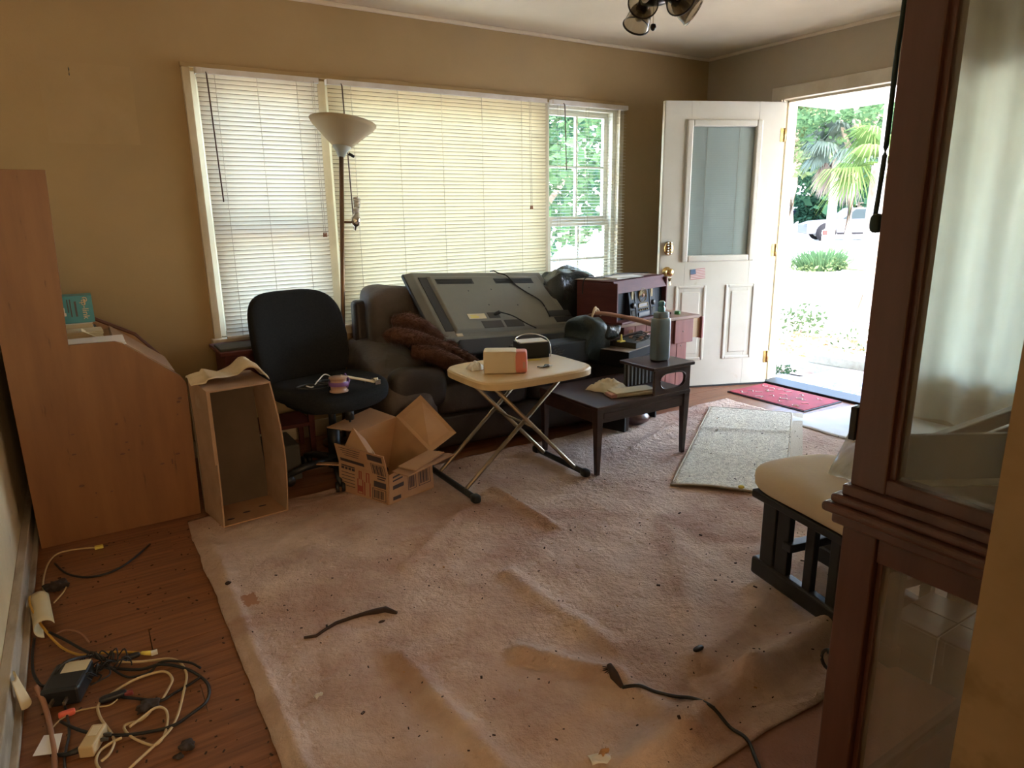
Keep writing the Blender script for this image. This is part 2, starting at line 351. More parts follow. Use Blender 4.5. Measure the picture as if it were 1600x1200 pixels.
# near wall: starts as a stub beside the camera, the curio cabinet backs onto it
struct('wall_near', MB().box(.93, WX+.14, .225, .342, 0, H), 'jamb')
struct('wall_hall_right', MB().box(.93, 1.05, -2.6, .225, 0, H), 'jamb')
struct('wall_hall_back', MB().box(LX-.12, 1.05, -2.72, -2.6, 0, H), 'wall')
struct('ceiling', MB().box(LX-.6, WX+.14, -3.0, WY+.6, H, H+.12), 'ceiling')
# floor: sub-floor plus laminate planks
fl = thing('floor', None, None, (0, 0, 0), kind='structure')
part('subfloor', MB().box(LX-.12, WX+.14, -2.6, WY+.15, -.15, -.012), 'subfloor', fl)
pl_meshes = {}
y = .1; row = 0
while y < WY:
    x = LX-.9*((row*.37) % 1); 
    while x < WX:
        x0 = max(x, LX); x1 = min(x+1.2, WX)
        if x1-x0 > .02:
            key = round(x1-x0, 2)
            if key not in pl_meshes:
                pl_meshes[key] = MB().box(0, key-.001, 0, .1292, -.012, 0).mesh('plank', 'plank')
            o = bpy.data.objects.new('plank', pl_meshes[key]); COL.objects.link(o); o.parent = fl; o.location = (x0, y, -.0005*((row+int(x*3)) % 2))
        x += 1.2
    y += .13; row += 1
part('hall_floor', MB().box(LX, .93, -2.6, .1, -.012, 0), 'plank', fl)
# door casing, jambs, threshold
struct('trim_3', MB().box(WX-.02, WX, DY0-.09, DY1+.09, DZ, DZ+.085), 'trim', bev=.004)
struct('trim_4', MB().box(WX-.02, WX, DY1+.005, DY1+.085, 0, DZ), 'trim', bev=.004)
struct('trim_5', MB().box(WX-.02, WX, DY0-.085, DY0-.005, 0, DZ), 'trim', bev=.004)
struct('trim_6', MB().box(WX, WX+.16, DY1, DY1+.025, 0, DZ).box(WX, WX+.16, DY0-.025, DY0, 0, DZ).box(WX, WX+.16, DY0, DY1, DZ-.0, DZ+.025)
       .box(WX+.045, WX+.065, DY1-.012, DY1, 0, DZ).box(WX+.045, WX+.065, DY0, DY0+.012, 0, DZ).box(WX+.045, WX+.065, DY0, DY1, DZ-.015, DZ), 'trim', bev=.002)
struct('trim_7', MB().box(WX-.01, WX+.17, DY0, DY1, -.01, .018), 'blackrub', bev=.004)

# ================================================================= WINDOWS
def window(name, x0, x1, double, muntins):
    t = thing(name, None, None, (x0, WY+.02, OZ0), kind='structure')
    wd = x1-x0; hh = OZ1-OZ0; f = .035
    part('window_frame', MB().box(0, f, 0, .09, 0, hh).box(wd-f, wd, 0, .09, 0, hh).box(f, wd-f, 0, .09, 0, f).box(f, wd-f, 0, .09, hh-f, hh), 'sash', t, bev=.003)
    mz = .58
    secs = [(f, mz-.0, .03), (mz, hh-f, .055)] if double else [(f, hh-f, .04)]
    for z0, z1, yy in secs:
        s = part('sash', MB().box(f, f+.035, yy, yy+.03, z0, z1).box(wd-f-.035, wd-f, yy, yy+.03, z0, z1).box(f+.035, wd-f-.035, yy, yy+.03, z0, z0+.035).box(f+.035, wd-f-.035, yy, yy+.03, z1-.035, z1), 'sash', t, bev=.002)
        part('pane', MB().box(f+.035, wd-f-.035, yy+.012, yy+.016, z0+.035, z1-.035), 'pane', s)
        if muntins:
            xm = wd/2
            part('muntin', MB().box(xm-.008, xm+.008, yy+.003, yy+.027, z0+.035, z1-.035), 'sash', s)
            n = 3 if z1-z0 > .7 else 2
            zm = z0+(z1-z0)*.5
            part('muntin', MB().box(f+.035, wd-f-.035, yy+.004, yy+.026, zm-.008, zm+.008), 'sash', s)
    return t
window('window_1', OX0, 1.255, True, False)
window('window_2', 1.315, 2.775, False, False)
window('window_3', 2.835, OX1, True, True)
w4 = thing('window_4', None, None, (WX+.03, .85, .30), kind='structure')
part('window_frame', MB().box(0, .08, 0, .04, 0, 1.75).box(0, .08, 1.21, 1.25, 0, 1.75).box(0, .08, .04, 1.21, 0, .04).box(0, .08, .04, 1.21, 1.71, 1.75).box(0, .08, .605, .645, .04, 1.71), 'sash', w4, bev=.003)
part('pane', MB().box(.036, .040, .04, .605, .04, 1.71), 'pane', w4); part('pane', MB().box(.036, .040, .645, 1.21, .04, 1.71), 'pane', w4)
struct('trim_8', MB().box(1.255, 1.315, WY-.012, WY+.13, OZ0, OZ1), 'trim', bev=.003)
struct('trim_9', MB().box(2.775, 2.835, WY-.012, WY+.13, OZ0, OZ1), 'trim', bev=.003)
struct('trim_10', MB().box(OX0-.035, OX0+.004, WY-.024, WY+.02, OZ0-.02, OZ1+.012), 'trim', bev=.004)
struct('trim_11', MB().box(OX1-.004, OX1+.035, WY-.024, WY+.02, OZ0-.02, OZ1+.012), 'trim', bev=.004)
struct('trim_12', MB().box(OX0-.04, OX1+.04, WY-.026, WY+.02, OZ1+.012, OZ1+.035), 'wall', bev=.004)
struct('trim_13', MB().box(OX0-.05, OX1+.05, WY-.055, WY+.04, OZ0-.045, OZ0), 'trim', bev=.005)
# venetian blinds
def blind(x0, x1, z0, z1, tilt, label, wands, cords, ymat, yb=WY-.055, wand_len=.6, pull=None):
    wd = x1-x0; t = thing('window_blind', label, 'blind', (x0, yb, z0), group='venetian blinds on the window wall')
    hh = z1-z0
    part('head_rail', MB().box(0, wd, -.018, .022, hh-.028, hh).box(.004, .03, -.022, -.018, hh-.03, hh), 'rail', t, bev=.002)
    part('bottom_rail', MB().box(.005, wd-.005, -.013, .013, 0, .012), 'rail', t, bev=.003)
    # one slat: shallow arc, 25 mm wide
    b = MB(); a = R(tilt); hw = .0128; prof = []
    US = (-1, -.80, -.4, .1, .6, 1)
    for k in range(6):
        u = hw*US[k]; cr = .0016*(1-(u/hw)**2)
        prof.append((u*math.cos(a)-cr*math.sin(a), u*math.sin(a)+cr*math.cos(a)))
    vs = []; fs = []
    for k, (py, pz) in enumerate(prof): vs += [(.006, py, pz), (wd-.006, py, pz)]
    for k in range(5): fs.append((2*k, 2*k+1, 2*k+3, 2*k+2))
    b.add(vs, fs, True); me = b.mesh('slat', ymat); me.materials.append(M['slatshade']); me.polygons[0].material_index = 1
    n = int((hh-.05)/.0215)
    for i in range(n):
        o = bpy.data.objects.new('slat', me); COL.objects.link(o); o.parent = t
        o.location = (0, random.uniform(-.0006, .0006), .022+i*(hh-.058)/(n-1)); o.rotation_euler = (R(random.uniform(-1.6, 1.6)), R(random.uniform(-.05, .05)), 0)
    for c in cords:
        part('ladder_cord', MB().cyl((wd*c, -.016, .01), (wd*c+.002, -.016, hh-.02), .0011, 5).cyl((wd*c, .016, .01), (wd*c+.002, .016, hh-.02), .001, 5), 'cordw', t)
    for c, ln in wands:
        part('tilt_wand', MB().cyl((wd*c, -.03, hh-.03), (wd*c+.012, -.036, hh-.03-ln), .0036, 7).cyl((wd*c, -.018, hh-.02), (wd*c, -.03, hh-.035), .003, 6), 'wand', t)
    if pull:
        c, ln = pull
        p = part('pull_cord', MB().cyl((wd*c, -.022, hh-.02), (wd*c+.002, -.03, hh-ln), .0012, 5).cyl((wd*c+.012, -.022, hh-.02), (wd*c+.012, -.03, hh-ln), .0012, 5), 'cordw', t)
        part('tassel', MB().lathe([(.0, 0), (.007, .0), (.005, .02), (.001, .026)], (wd*c+.002, -.03, hh-ln-.026), 8).lathe([(.0, 0), (.007, .0), (.005, .02), (.001, .026)], (wd*c+.014, -.03, hh-ln-.026), 8), 'tan', p)
    return t
blind(.64, 1.262, .66, 2.035, -70, 'closed white venetian blind on the left window, dark wand near its left edge', [(.08, .62)], (.14, .47, .80), 'slatw', pull=(.93, .82))
blind(1.305, 2.79, .66, 2.035, -70, 'widest closed cream venetian blind, behind the floor lamp and upturned television', [(.055, .78)], (.09, .28, .47, .66, .86), 'slat', pull=(.90, .68))
blind(2.83, 3.50, .66, 2.035, 8, 'open venetian blind on the narrow right window with greenery showing through', [(.14, .42)], (.10, .46, .86), 'slat_open')

# ================================================================= FRONT DOOR
ang = math.atan2(.35, -.82)
D = thing('door_1', None, None, (WX-.005, 3.275, .012), rz=ang, kind='structure')
dw, dh, dt = .89, 2.02, .022
gx0, gx1, gz0, gz1 = .20, .70, .96, 1.87
d = MB().box(0, gx0, -dt, dt, 0, dh).box(gx1, dw, -dt, dt, 0, dh).box(gx0, gx1, -dt, dt, gz1, dh).box(gx0, gx1, -dt, dt, 0, gz0)
part('door_slab', d, 'door', D, bev=.002)
def frame_mb(x0, x1, z0, z1, wdt, y0, y1):
    return MB().box(x0, x0+wdt, y0, y1, z0, z1).box(x1-wdt, x1, y0, y1, z0, z1).box(x0+wdt, x1-wdt, y0, y1, z0, z0+wdt).box(x0+wdt, x1-wdt, y0, y1, z1-wdt, z1)
part('glass_frame', frame_mb(gx0-.03, gx1+.03, gz0-.03, gz1+.03, .045, -dt-.014, dt+.014), 'door', D, bev=.008)
gp = part('door_pane', MB().box(gx0, gx1, .006, .010, gz0, gz1).box(gx0, gx1, -.010, -.006, gz0, gz1), 'pane', D)
for i in range(58):
    z = gz0+.015+i*(gz1-gz0-.03)/57
    if i == 0:
        sm = MB().box(gx0+.016, gx1-.016, -.0006, .0006, -.0095, .0095).xf(Matrix.Rotation(R(-14), 4, 'X')).mesh('blind_slat', 'screen')
    o = bpy.data.objects.new('blind_slat', sm); COL.objects.link(o); o.parent = D; o.location = (0, 0, z)
for px in (.33, .57):
    part('door_blind_cord', MB().cyl((px, .0045, gz0), (px, .0045, gz1), .001, 4), 'cordw', D)
for (a0, a1) in ((.135, .375), (.525, .765)):
    pm = frame_mb(a0, a1, .20, .76, .022, dt-.004, dt+.008)
    part('door_panel', pm, 'door', D, bev=.007, seg=3)
    part('door_panel', MB().box(a0+.05, a1-.05, dt-.004, dt+.006, .25, .71), 'door', D, bev=.006)
# keypad deadbolt, knob, hinges
k = part('keypad_deadbolt', MB().lathe([(0, 0), (.034, 0), (.034, .018), (.028, .024), (0, .024)], (0, 0, 0), 20, m=Matrix.Rotation(-PI/2, 4, 'X')), 'brass', D, loc=(.832, dt, 1.03))
k.scale = (1, 1, 1.45)
for i in range(5):
    for j in range(2): part('key_button', MB().sup((-.012+.022*j, .027, .028-.013*i), (.006, .004, .0045), .6, .6, nu=8, nv=5), 'chrome', k)
kn = part('door_knob', MB().lathe([(0, 0), (.035, 0), (.035, .006), (.014, .012), (.013, .035), (.026, .045), (.030, .058), (.024, .070), (0, .074)], (0, 0, 0), 20, m=Matrix.Rotation(-PI/2, 4, 'X')), 'brass', D, loc=(.835, dt, .865))
for z in (.2, 1.0, 1.8): part('hinge', MB().cyl((.0, dt+.004, z-.045), (.0, dt+.004, z+.045), .007, 8).box(0, .03, dt, dt+.002, z-.045, z+.045), 'brass', D)
part('weather_strip', MB().box(.01, dw-.01, -dt-.002, dt+.004, -.012, .0), 'blackrub', D)
part('edge_strip', MB().box(dw, dw+.004, -.018, .02, .0, dh), 'trim', D)
# flag sticker (thing on the door): stripes on white card
F = thing('flag_sticker', 'small stars and stripes flag sticker below the glass of the open door', 'sticker', (0, 0, 0))
F.matrix_world = wm(D) @ T(.655, dt+.001, .845) @ Matrix.Rotation(R(4), 4, 'Y') @ Matrix.Rotation(PI, 4, 'Z')
F.location = F.matrix_world.translation
F.rotation_euler = (wm(D).to_3x3() @ Matrix.Rotation(R(5), 3, 'Y') @ Matrix.Rotation(PI, 3, 'Z')).to_euler()
part('sticker_card', MB().box(0, .115, -.001, 0, -.045, .03), 'paper', F)
sb = MB()
for i in range(7): sb.box(0, .115, -.0018, -.001, -.045+i*.0115, -.0392+i*.0115)
part('stripe', sb, 'flagred', F, kind='stuff'); part('canton', MB().box(0, .042, -.0024, -.0018, -.006, .03), 'flagblue', F)
# keys hanging from knob
kd = wm(D) @ Vector((.835, dt+.055, .86))
K = thing('key_bunch', 'bunch of keys on a ring hanging from the brass knob of the open door', 'keys', kd)
part('key_ring', MB().tube([Vector((math.cos(a)*.016, 0, -.02+math.sin(a)*.02)) for a in [i*PI/8 for i in range(16)]], .0016, 5, closed=True), 'chrome', K)
for i in range(4):
    q = MB().box(-.011, .011, -.0012, .0012, -.022, 0).box(-.004, .004, -.001, .001, -.055, -.022)
    q.xf(T(.003*i-.004, -.003*i, -.035) @ Matrix.Rotation(R(14*i-20), 4, 'Y') @ rz(R(25*i)))
    part('key', q, 'metal' if i % 2 else 'brass', K, bev=.001)

# ================================================================= CARPET, RUGS, MATS
def seg_d(x, y, ax, ay, bx, by):
    dx, dy = bx-ax, by-ay; t = max(0, min(1, ((x-ax)*dx+(y-ay)*dy)/(dx*dx+dy*dy)))
    return math.hypot(x-ax-dx*t, y-ay-dy*t), t
RIDGES = [((1.95, 1.07), (1.45, 1.05), .055, .040), ((1.45, 1.05), (.95, 1.0), .05, .022), ((.596, 1.70), (.63, 1.15), .035, -.008), ((.66, 1.70), (.70, 1.15), .03, .010),
          ((1.551, 2.63), (1.56, 2.15), .022, .013), ((.98, 1.53), (1.14, 1.27), .035, .014), ((1.14, 1.27), (1.15, 1.0), .035, .012),
          ((3.1, 2.9), (2.5, 2.70), .02, .008), ((1.19, 1.93), (1.22, 1.38), .04, .010), ((2.0, 1.9), (1.4, 1.2), .05, .009), ((1.95, 1.30), (1.4, 1.18), .05, .012),
          ((.31, 2.9), (.29, 1.3), .02, .008), ((.9, 2.2), (1.3, 2.5), .03, .006)]
def carpet_z(x, y):
    z = .012+.005*nz(x*3, y*3)+.0045*nz(x*7, y*11, 2)+.004*(.5-abs(nz(x*4+y*2, y*6-x, 8)))**2*4+.0022*nz(x*24, y*30, 5)-.003
    for a, b, w_, h_ in RIDGES:
        dd, t = seg_d(x, y, *a, *b)
        if dd < w_*3: z += 1.5*h_*math.exp(-(dd/w_)**2*1.2)
    return max(z, .006)
def cfn(u, v):
    x = .25+u*3.50; y = .90+v*2.2
    if u == 0: x += .010*nz(y*4, 3)+.004*nz(y*17, 8)
    if v == 0: y += .02*nz(x*3, 9)
    if v == 1: y += .03*nz(x*2, 4)
    return (x, y, carpet_z(x, y))
single('carpet', MB().grid(cfn, 250, 158, th=.006), 'carpet', 'large dirty beige carpet laid loose over the wood floor', 'carpet', origin=(2, 2, 0))
single('carpet', MB().grid(lambda u, v: (.95+u*3.3, .36+v*1.2, .0025+.001*nz(u*20, v*20)), 60, 24, th=.002), 'underlay', 'pinkish underlay showing past the folded carpet edge beside the glass cabinet', 'carpet', origin=(2, .9, 0))
# woven runner
A, B_, C_, D_ = Vector((2.29, 2.19)), Vector((2.63, 1.80)), Vector((3.79, 2.60)), Vector((3.47, 3.0))
def quad(u, v): return A.lerp(B_, u).lerp(D_.lerp(C_, u), v)
def rfn(u, v):
    p = quad(u, v); z = .020+.003*nz(p.x*5, p.y*5, 7)+.010*math.exp(-((v-.66-.04*u)/.02)**2)
    z += .012*math.exp(-(v/.05)**2)*abs(math.sin(u*4))
    return (p.x, p.y, max(z, carpet_z(p.x, p.y)+.007))
rg = thing('rug', 'small cream woven runner with a raised crease lying before the open door', 'rug', (3, 2.4, .015))
part('woven_field', MB().grid(rfn, 24, 60, th=.008), 'rug', rg, world=True)
bm = MB()
for pts in ([(0, 0), (1, 0)], [(1, 0), (1, 1)], [(1, 1), (0, 1)], [(0, 1), (0, 0)]):
    bm.tube([Vector(rfn(pts[0][0]+(pts[1][0]-pts[0][0])*k/24, pts[0][1]+(pts[1][1]-pts[0][1])*k/24))-Vector((0, 0, .003)) for k in range(25)], .0058, 6)
part('bound_edge', bm, 'rugborder', rg, world=True)
single('floor_strip', MB().hexa([(3.80, 2.60, .0135), (2.64, 1.80, .0185), (2.70, 1.76, .0185), (3.86, 2.57, .0135)], [(3.80, 2.60, .0165), (2.64, 1.80, .0215), (2.70, 1.76, .0215), (3.86, 2.57, .0165)]),
       'rugborder', 'flat tan backing strip along the right edge of the woven runner', 'strip')
# red doormat
dm = thing('doormat', 'red doormat with worn white print just inside the doorway', 'doormat', (4.12, 2.93, .001))
part('mat_base', MB().box(3.92, 4.34, 2.60, 3.24, .001, .007), 'blackrub', dm, world=True, bev=.002)
part('mat_pile', MB().box(3.93, 4.33, 2.61, 3.23, .007, .011), 'redmat', dm, world=True, bev=.002)
ink = MB()
random.seed(5)
for k in range(26):
    yy = 2.68+random.random()*.48; xx = 3.98+(k % 4)*.09+random.uniform(-.01, .01)
    pts = [Vector((xx+math.sin(j*1.3+k)*.016, yy+j*.012, .0115)) for j in range(5)]
    ink.tube(smooth_path(pts, 3), .0036, 4)
part('script_print', ink, 'matink', dm, world=True, kind='stuff')
# grey-white sheet at the doorway
def sfn(u, v):
    x = 3.60+u*.74; y = 1.75+v*(.84-.10*u)
    return (x, y, (carpet_z(x, y)+.005 if x < 3.76 else .010)+.003*abs(nz(x*6, y*6)))
single('floor_sheet', MB().grid(sfn, 16, 16, th=.003), 'sheet', 'pale grey sheet spread on the floor between red doormat and carpet', 'sheet')

# ================================================================= DESK (left)
dk = thing('hutch_desk', 'orange-brown wooden desk with tall side panel and sloping front, seen side on', 'desk', (0, 3.55, 0))
prof = [(-.285, 0), (.32, 0), (.335, .61), (.315, .645), (.115, .812), (.09, .822), (-.07, .825), (-.045, 1.49), (-.285, 1.49)]
part('side_panel', MB().slab([(x, 3.18, z) for x, z in prof], (0, 1, 0), .020), 'deskwood', dk, world=True, bev=.0015)
prof2 = [(-.285, 0), (.32, 0), (.335, .54), (.31, .60), (.20, .735), (.0, .85), (-.285, .86)]
part('side_panel', MB().slab([(x, 3.86, z) for x, z in prof2], (0, 1, 0), .022), 'deskin', dk, world=True, bev=.0015)
part('edge_moulding', MB().tube([(.335, 3.87, .54), (.31, 3.87, .605), (.20, 3.87, .742), (.0, 3.87, .858)], .012, 6, smooth=False), 'deskedge', dk, world=True)
part('shelf', MB().box(-.28, .09, 3.20, 3.86, .765, .785), 'deskin', dk, world=True, bev=.002)
part('desk_top', MB().box(-.28, .31, 3.20, 3.86, .585, .605), 'deskin', dk, world=True, bev=.002)
part('slatted_divider', MB().slab([(.30, 3.84, .58), (.02, 3.84, .80), (.0, 3.84, .77), (.28, 3.84, .55)], (0, 1, 0), .014), 'deskedge', dk, world=True)
part('inner_ledge', MB().hexa([(.09, 3.45, .785), (.31, 3.45, .60), (.31, 3.86, .60), (.09, 3.86, .785)], [(.095, 3.45, .80), (.32, 3.45, .615), (.32, 3.86, .615), (.095, 3.86, .80)]), 'deskin', dk, world=True)
part('back_panel', MB().box(-.285, -.278, 3.20, 3.86, .02, 1.2), 'deskedge', dk, world=True)
part('front_panel', MB().box(.295, .31, 3.20, 3.86, .05, .585), 'deskedge', dk, world=True)
part('plinth', MB().box(-.27, .29, 3.21, 3.86, 0, .05), 'deskedge', dk, world=True)
# knots / stain drops
kn_ = MB()
random.seed(11)
for k in range(16):
    x = random.uniform(-.15, .3); z = random.uniform(.08, .55)
    kn_.sup((x, 3.1797, z), (random.uniform(.003, .010), .0006, random.uniform(.002, .007)), 1, 1, nu=8, nv=5)
kn_.sup((.235, 3.1795, .27), (.003, .0008, .014), 1, 1, nu=8, nv=5)
part('stain_spots', kn_, 'deskedge', dk, world=True, kind='stuff')
# things on desk shelf
def paperstack(x0, x1, y0, y1, z0, n, m, name, label, cat, grp=None, tw=3):
    mb = MB()
    for i in range(n):
        a = R(random.uniform(-tw, tw)); cx, cy = (x0+x1)/2, (y0+y1)/2
        mb.box(x0-cx, x1-cx, y0-cy, y1-cy, z0+i*.0032, z0+i*.0032+.0028, T(cx, cy, 0) @ rz(a))
    return single(name, mb, m, label, cat, grp)
paperstack(-.24, .13, 3.23, 3.44, .7855, 8, 'paper', 'paper_stack', 'loose white papers lying at the front of the desk shelf', 'papers')
paperstack(-.24, .06, 3.52, 3.66, .7855, 12, 'cream', 'envelope_stack', 'yellowed envelopes stacked on the desk shelf behind the white papers', 'envelopes')
paperstack(-.24, .04, 3.69, 3.84, .7855, 9, 'slate', 'folder_stack', 'grey folders on the desk shelf below the white book', 'folders')
bk = thing('book', 'white book lying on grey folders under the teal box', 'book', (-.10, 3.76, .8145))
part('cover', MB().box(-.14, .13, -.07, .07, 0, .003).box(-.14, .13, -.07, .07, .025, .028).box(-.14, -.136, -.07, .07, 0, .028), 'paper', bk)
part('page_block', MB().box(-.135, .127, -.067, .067, .003, .025), 'cream', bk)
single('envelope', MB().hexa([(-.02, 3.50, .83), (.20, 3.52, .70), (.20, 3.60, .70), (-.02, 3.58, .83)], [(-.02, 3.50, .833), (.20, 3.52, .703), (.20, 3.60, .703), (-.02, 3.58, .833)]), 'cream', 'thin buff envelope sloping off the desk shelf', 'envelope')
tb = thing('router_box', 'teal carton with white lettering standing on the desk shelf against the wall', 'box', (-.09, 3.76, .843))
part('carton', MB().box(-.13, .13, -.055, .055, 0, .125), 'teal', tb, bev=.001)
def text_mesh(s, size, m, parent, loc, rot, name='lettering', ext=.0006):
    cu = bpy.data.curves.new(name, 'FONT'); cu.body = s; cu.size = size; cu.extrude = ext; cu.align_x = 'CENTER'; cu.align_y = 'CENTER'
    tmp = bpy.data.objects.new('t', cu); COL.objects.link(tmp); bpy.context.view_layer.update()
    me = bpy.data.meshes.new_from_object(tmp.evaluated_get(bpy.context.evaluated_depsgraph_get())); bpy.data.objects.remove(tmp)
    me.materials.clear(); me.materials.append(M[m]); me.name = name
    o = bpy.data.objects.new(name, me); COL.objects.link(o); o.parent = parent; o.location = loc; o.rotation_euler = rot; return o
text_mesh('tp-link', .036, 'cream', tb, (.098, -.0556, .062), (PI/2, R(90), 0))
part('logo', MB().tube([(.100+.010*math.cos(a), -.0556, .106+.010*math.sin(a)) for a in [i*PI/6-2.2 for i in range(10)]], .0022, 5).box(.0965, .1005, -.056, -.055, .08, .11), 'cream', tb)
part('print_lines', MB().box(.058, .066, -.0556, -.055, .03, .10).box(.040, .045, -.0556, -.055, .03, .11).box(.030, .034, -.0556, -.055, .05, .11), 'tvdark', tb, kind='stuff')
part('router_picture', MB().box(-.01, .022, -.0556, -.055, .035, .050).box(-.006, -.003, -.0556, -.055, .05, .075).box(.004, .007, -.0556, -.055, .05, .078).box(.015, .018, -.0556, -.055, .05, .073), 'paper', tb)
# nail on the wall and pale patch where a picture hung
single('wall_hook', MB().cyl((.105, 3.999, 1.985), (.103, 3.975, 1.99), .002, 6).tube([(.103, 3.975, 1.99), (.103, 3.965, 1.98), (.102, 3.967, 1.962), (.102, 3.975, 1.958)], .002, 6), 'blackpl', 'small dark hook on the bare wall left of the window', 'hook')
struct('wall_patch', MB().box(-.02, .36, WY-.0012, WY, 1.66, 2.02), 'wall_clean')

# ================================================================= TALL CARTON
cb = thing('cardboard_box', 'tall worn cardboard box standing on end with its open side forward, by the desk', 'box', (.51, 3.05, .012))
th = .006
def wall4(mb, p, n): return mb.slab(p, n, th)
FL, FR, BL, BR = (.375, 2.93), (.655, 2.955), (.335, 3.165), (.62, 3.175)
zb, zt = .014, .615
def bow(z): return .022*math.sin(PI*(z-zb)/(zt-zb))
left = MB().grid(lambda u, v: (FL[0]+(BL[0]-FL[0])*u+.006*math.sin(v*3), FL[1]+(BL[1]-FL[1])*u, zb+(zt+.025*u-zb)*v), 4, 12, smooth=False)
def thick(mb, n):
    k = len(mb.v); n = Vector(n)*th; vs = [Vector(v)+n for v in mb.v]; fs = [tuple(i+k for i in f)[::-1] for f in mb.f]
    ed = {}
    for f in mb.f:
        for i in range(len(f)):
            e = (f[i-1], f[i]); ed[e] = ed.get(e, 0)+1
    bd = [e for e in ed if (e[1], e[0]) not in ed]
    mb.v += [tuple(v) for v in vs]; mb.f += fs+[(a, a+k, b+k, b) for a, b in bd]; mb.sm += [False]*(len(fs)+len(bd)); return mb
part('side_wall', thick(left, (1, 0, 0)), 'cardworn', cb, world=True)
right = MB().grid(lambda u, v: (FR[0]+(BR[0]-FR[0])*u+bow(zb+(zt-zb)*v)*(1-u*.4)-.02*v, FR[1]+(BR[1]-FR[1])*u, zb+(zt+.01*u-zb)*v), 4, 12, smooth=False)
part('side_wall', thick(right, (-1, 0, 0)), 'cardworn', cb, world=True)
part('end_wall', MB().hexa([(FL[0], FL[1], zt-.003), (FR[0]-.02, FR[1], zt-.003), (BR[0]-.02, BR[1], zt+.012), (BL[0], BL[1], zt+.024)], [(FL[0], FL[1], zt+.004), (FR[0]-.02, FR[1], zt+.004), (BR[0]-.02, BR[1], zt+.019), (BL[0], BL[1], zt+.031)]), 'cardworn', cb, world=True)
part('end_wall', MB().hexa([(FL[0], FL[1], zb-.0), (FR[0], FR[1], zb), (BR[0], BR[1], zb), (BL[0], BL[1], zb)], [(FL[0], FL[1], zb+th), (FR[0], FR[1], zb+th), (BR[0], BR[1], zb+th), (BL[0], BL[1], zb+th)]), 'card', cb, world=True)
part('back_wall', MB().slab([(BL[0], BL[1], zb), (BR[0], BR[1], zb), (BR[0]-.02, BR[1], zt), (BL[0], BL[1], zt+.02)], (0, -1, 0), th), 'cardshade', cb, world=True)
hb = MB()
for k, q in enumerate(((.415, 2.99), (.49, 3.03), (.565, 3.06))): hb.sup((q[0], q[1], zb+th+.0005), (.018, .008, .0006), 1, 1, nu=14, nv=5)
part('punched_hole', hb, 'ink', cb, world=True)
part('corner_tape', MB().hexa([(FL[0]-.002, FL[1]-.002, .3), (FL[0]+.012, FL[1]-.002, .3), (FL[0]+.010, FL[1]+.03, .3), (FL[0]-.007, FL[1]+.03, .3)], [(FL[0]-.002, FL[1]-.002, zt+.006), (FL[0]+.012, FL[1]-.002, zt+.006), (FL[0]+.01, FL[1]+.03, zt+.009), (FL[0]-.007, FL[1]+.03, zt+.009)]), 'cardworn', cb, world=True)
pr = MB()
for k in range(5): pr.box(.6485-.0+.0*k, .650, 2.985+.028*k, 2.992+.028*k, .10, .36)
# cloth on carton
def clo(u, v):
    x = .33+.31*u; y = 3.00+.16*v
    z = .652+.022*abs(math.sin(u*5.2+v))*(.5+.5*math.sin(v*PI))+.045*math.exp(-((u-.74)/.13)**2)*(.6+.4*v)+.012*nz(x*14, y*14)
    if u > .88: z -= (u-.88)*.30
    if u < .2: z -= .012
    y += .03*math.sin(u*7)*(v-.5)
    return (x, y, z)
single('crumpled_cloth', MB().grid(clo, 34, 14, th=.006), 'creamcloth', 'crumpled cream cloth lying on top of the tall cardboard box', 'cloth')

# ================================================================= SMALL OPEN CARTON
sc = thing('cardboard_box', 'open printed shipping carton with splayed flaps on the carpet below the office chair', 'box', (1.12, 2.93, .012))
g = .014
N, Rr, Bk, Lf = Vector((1.06, 2.76, g)), Vector((1.32, 2.825, g)), Vector((1.20, 3.115, g)), Vector((.93, 3.05, g))
Nt, Rt, Bt, Lt = Vector((1.068, 2.762, .152)), Vector((1.312, 2.825, .192)), Vector((1.262, 3.105, .312)), Vector((.935, 3.045, .166))
Li = Vector((1.04, 3.05, .29))
def plate(pts, th_=.005, inn=None):
    a = [Vector(p) for p in pts]; n = (a[1]-a[0]).cross(a[2]-a[0]).normalized()
    return MB().slab(a, n, th_)
part('wall', plate([Lf, N, Nt, Lt]), 'card', sc, world=True)
part('wall', plate([N, Rr, Rt, Nt]), 'card', sc, world=True)
part('wall', plate([Rr, Bk, Bt, Rt]), 'cardin', sc, world=True)
part('wall', plate([Bk, Lf, Li, Bt]), 'cardin', sc, world=True)
part('bottom', plate([N, Lf, Bk, Rr]), 'cardin', sc, world=True)
part('torn_wall', plate([Lt, Vector((1.05, 2.80, .15)), Nt+Vector((0, .012, 0)), Vector((1.07, 2.93, .215)), Vector((1.055, 3.0, .262)), Li+Vector((-.03, -.02, .03))]), 'cardin', sc, world=True)
part('flap', plate([Lt, Nt, Nt+Vector((-.015, .0, .095)), Lt+Vector((-.018, -.008, .095))]), 'card', sc, world=True, label='printed flap standing upright')
part('flap', plate([Nt+Vector((.02, 0, .012)), Nt+Vector((.035, -.15, .035)), Rt+Vector((.055, -.15, .025)), Rt]), 'card', sc, world=True)
part('flap', plate([Nt+Vector((.05, .0, .030)), Nt+Vector((.085, -.12, .04)), Rt+Vector((.02, -.11, .03)), Rt+Vector((-.01, 0, .012))]), 'cardin', sc, world=True, label='inner flap folded outwards')
part('flap', plate([Rt, Bt, Bt+Vector((.15, .02, .085)), Rt+Vector((.17, .05, .055))][::-1]), 'cardin', sc, world=True, label='large flap standing open to the right')
part('flap', plate([Bt, Li, Li+Vector((-.12, .10, .02)), Bt+Vector((-.09, .12, .035))]), 'cardin', sc, world=True)
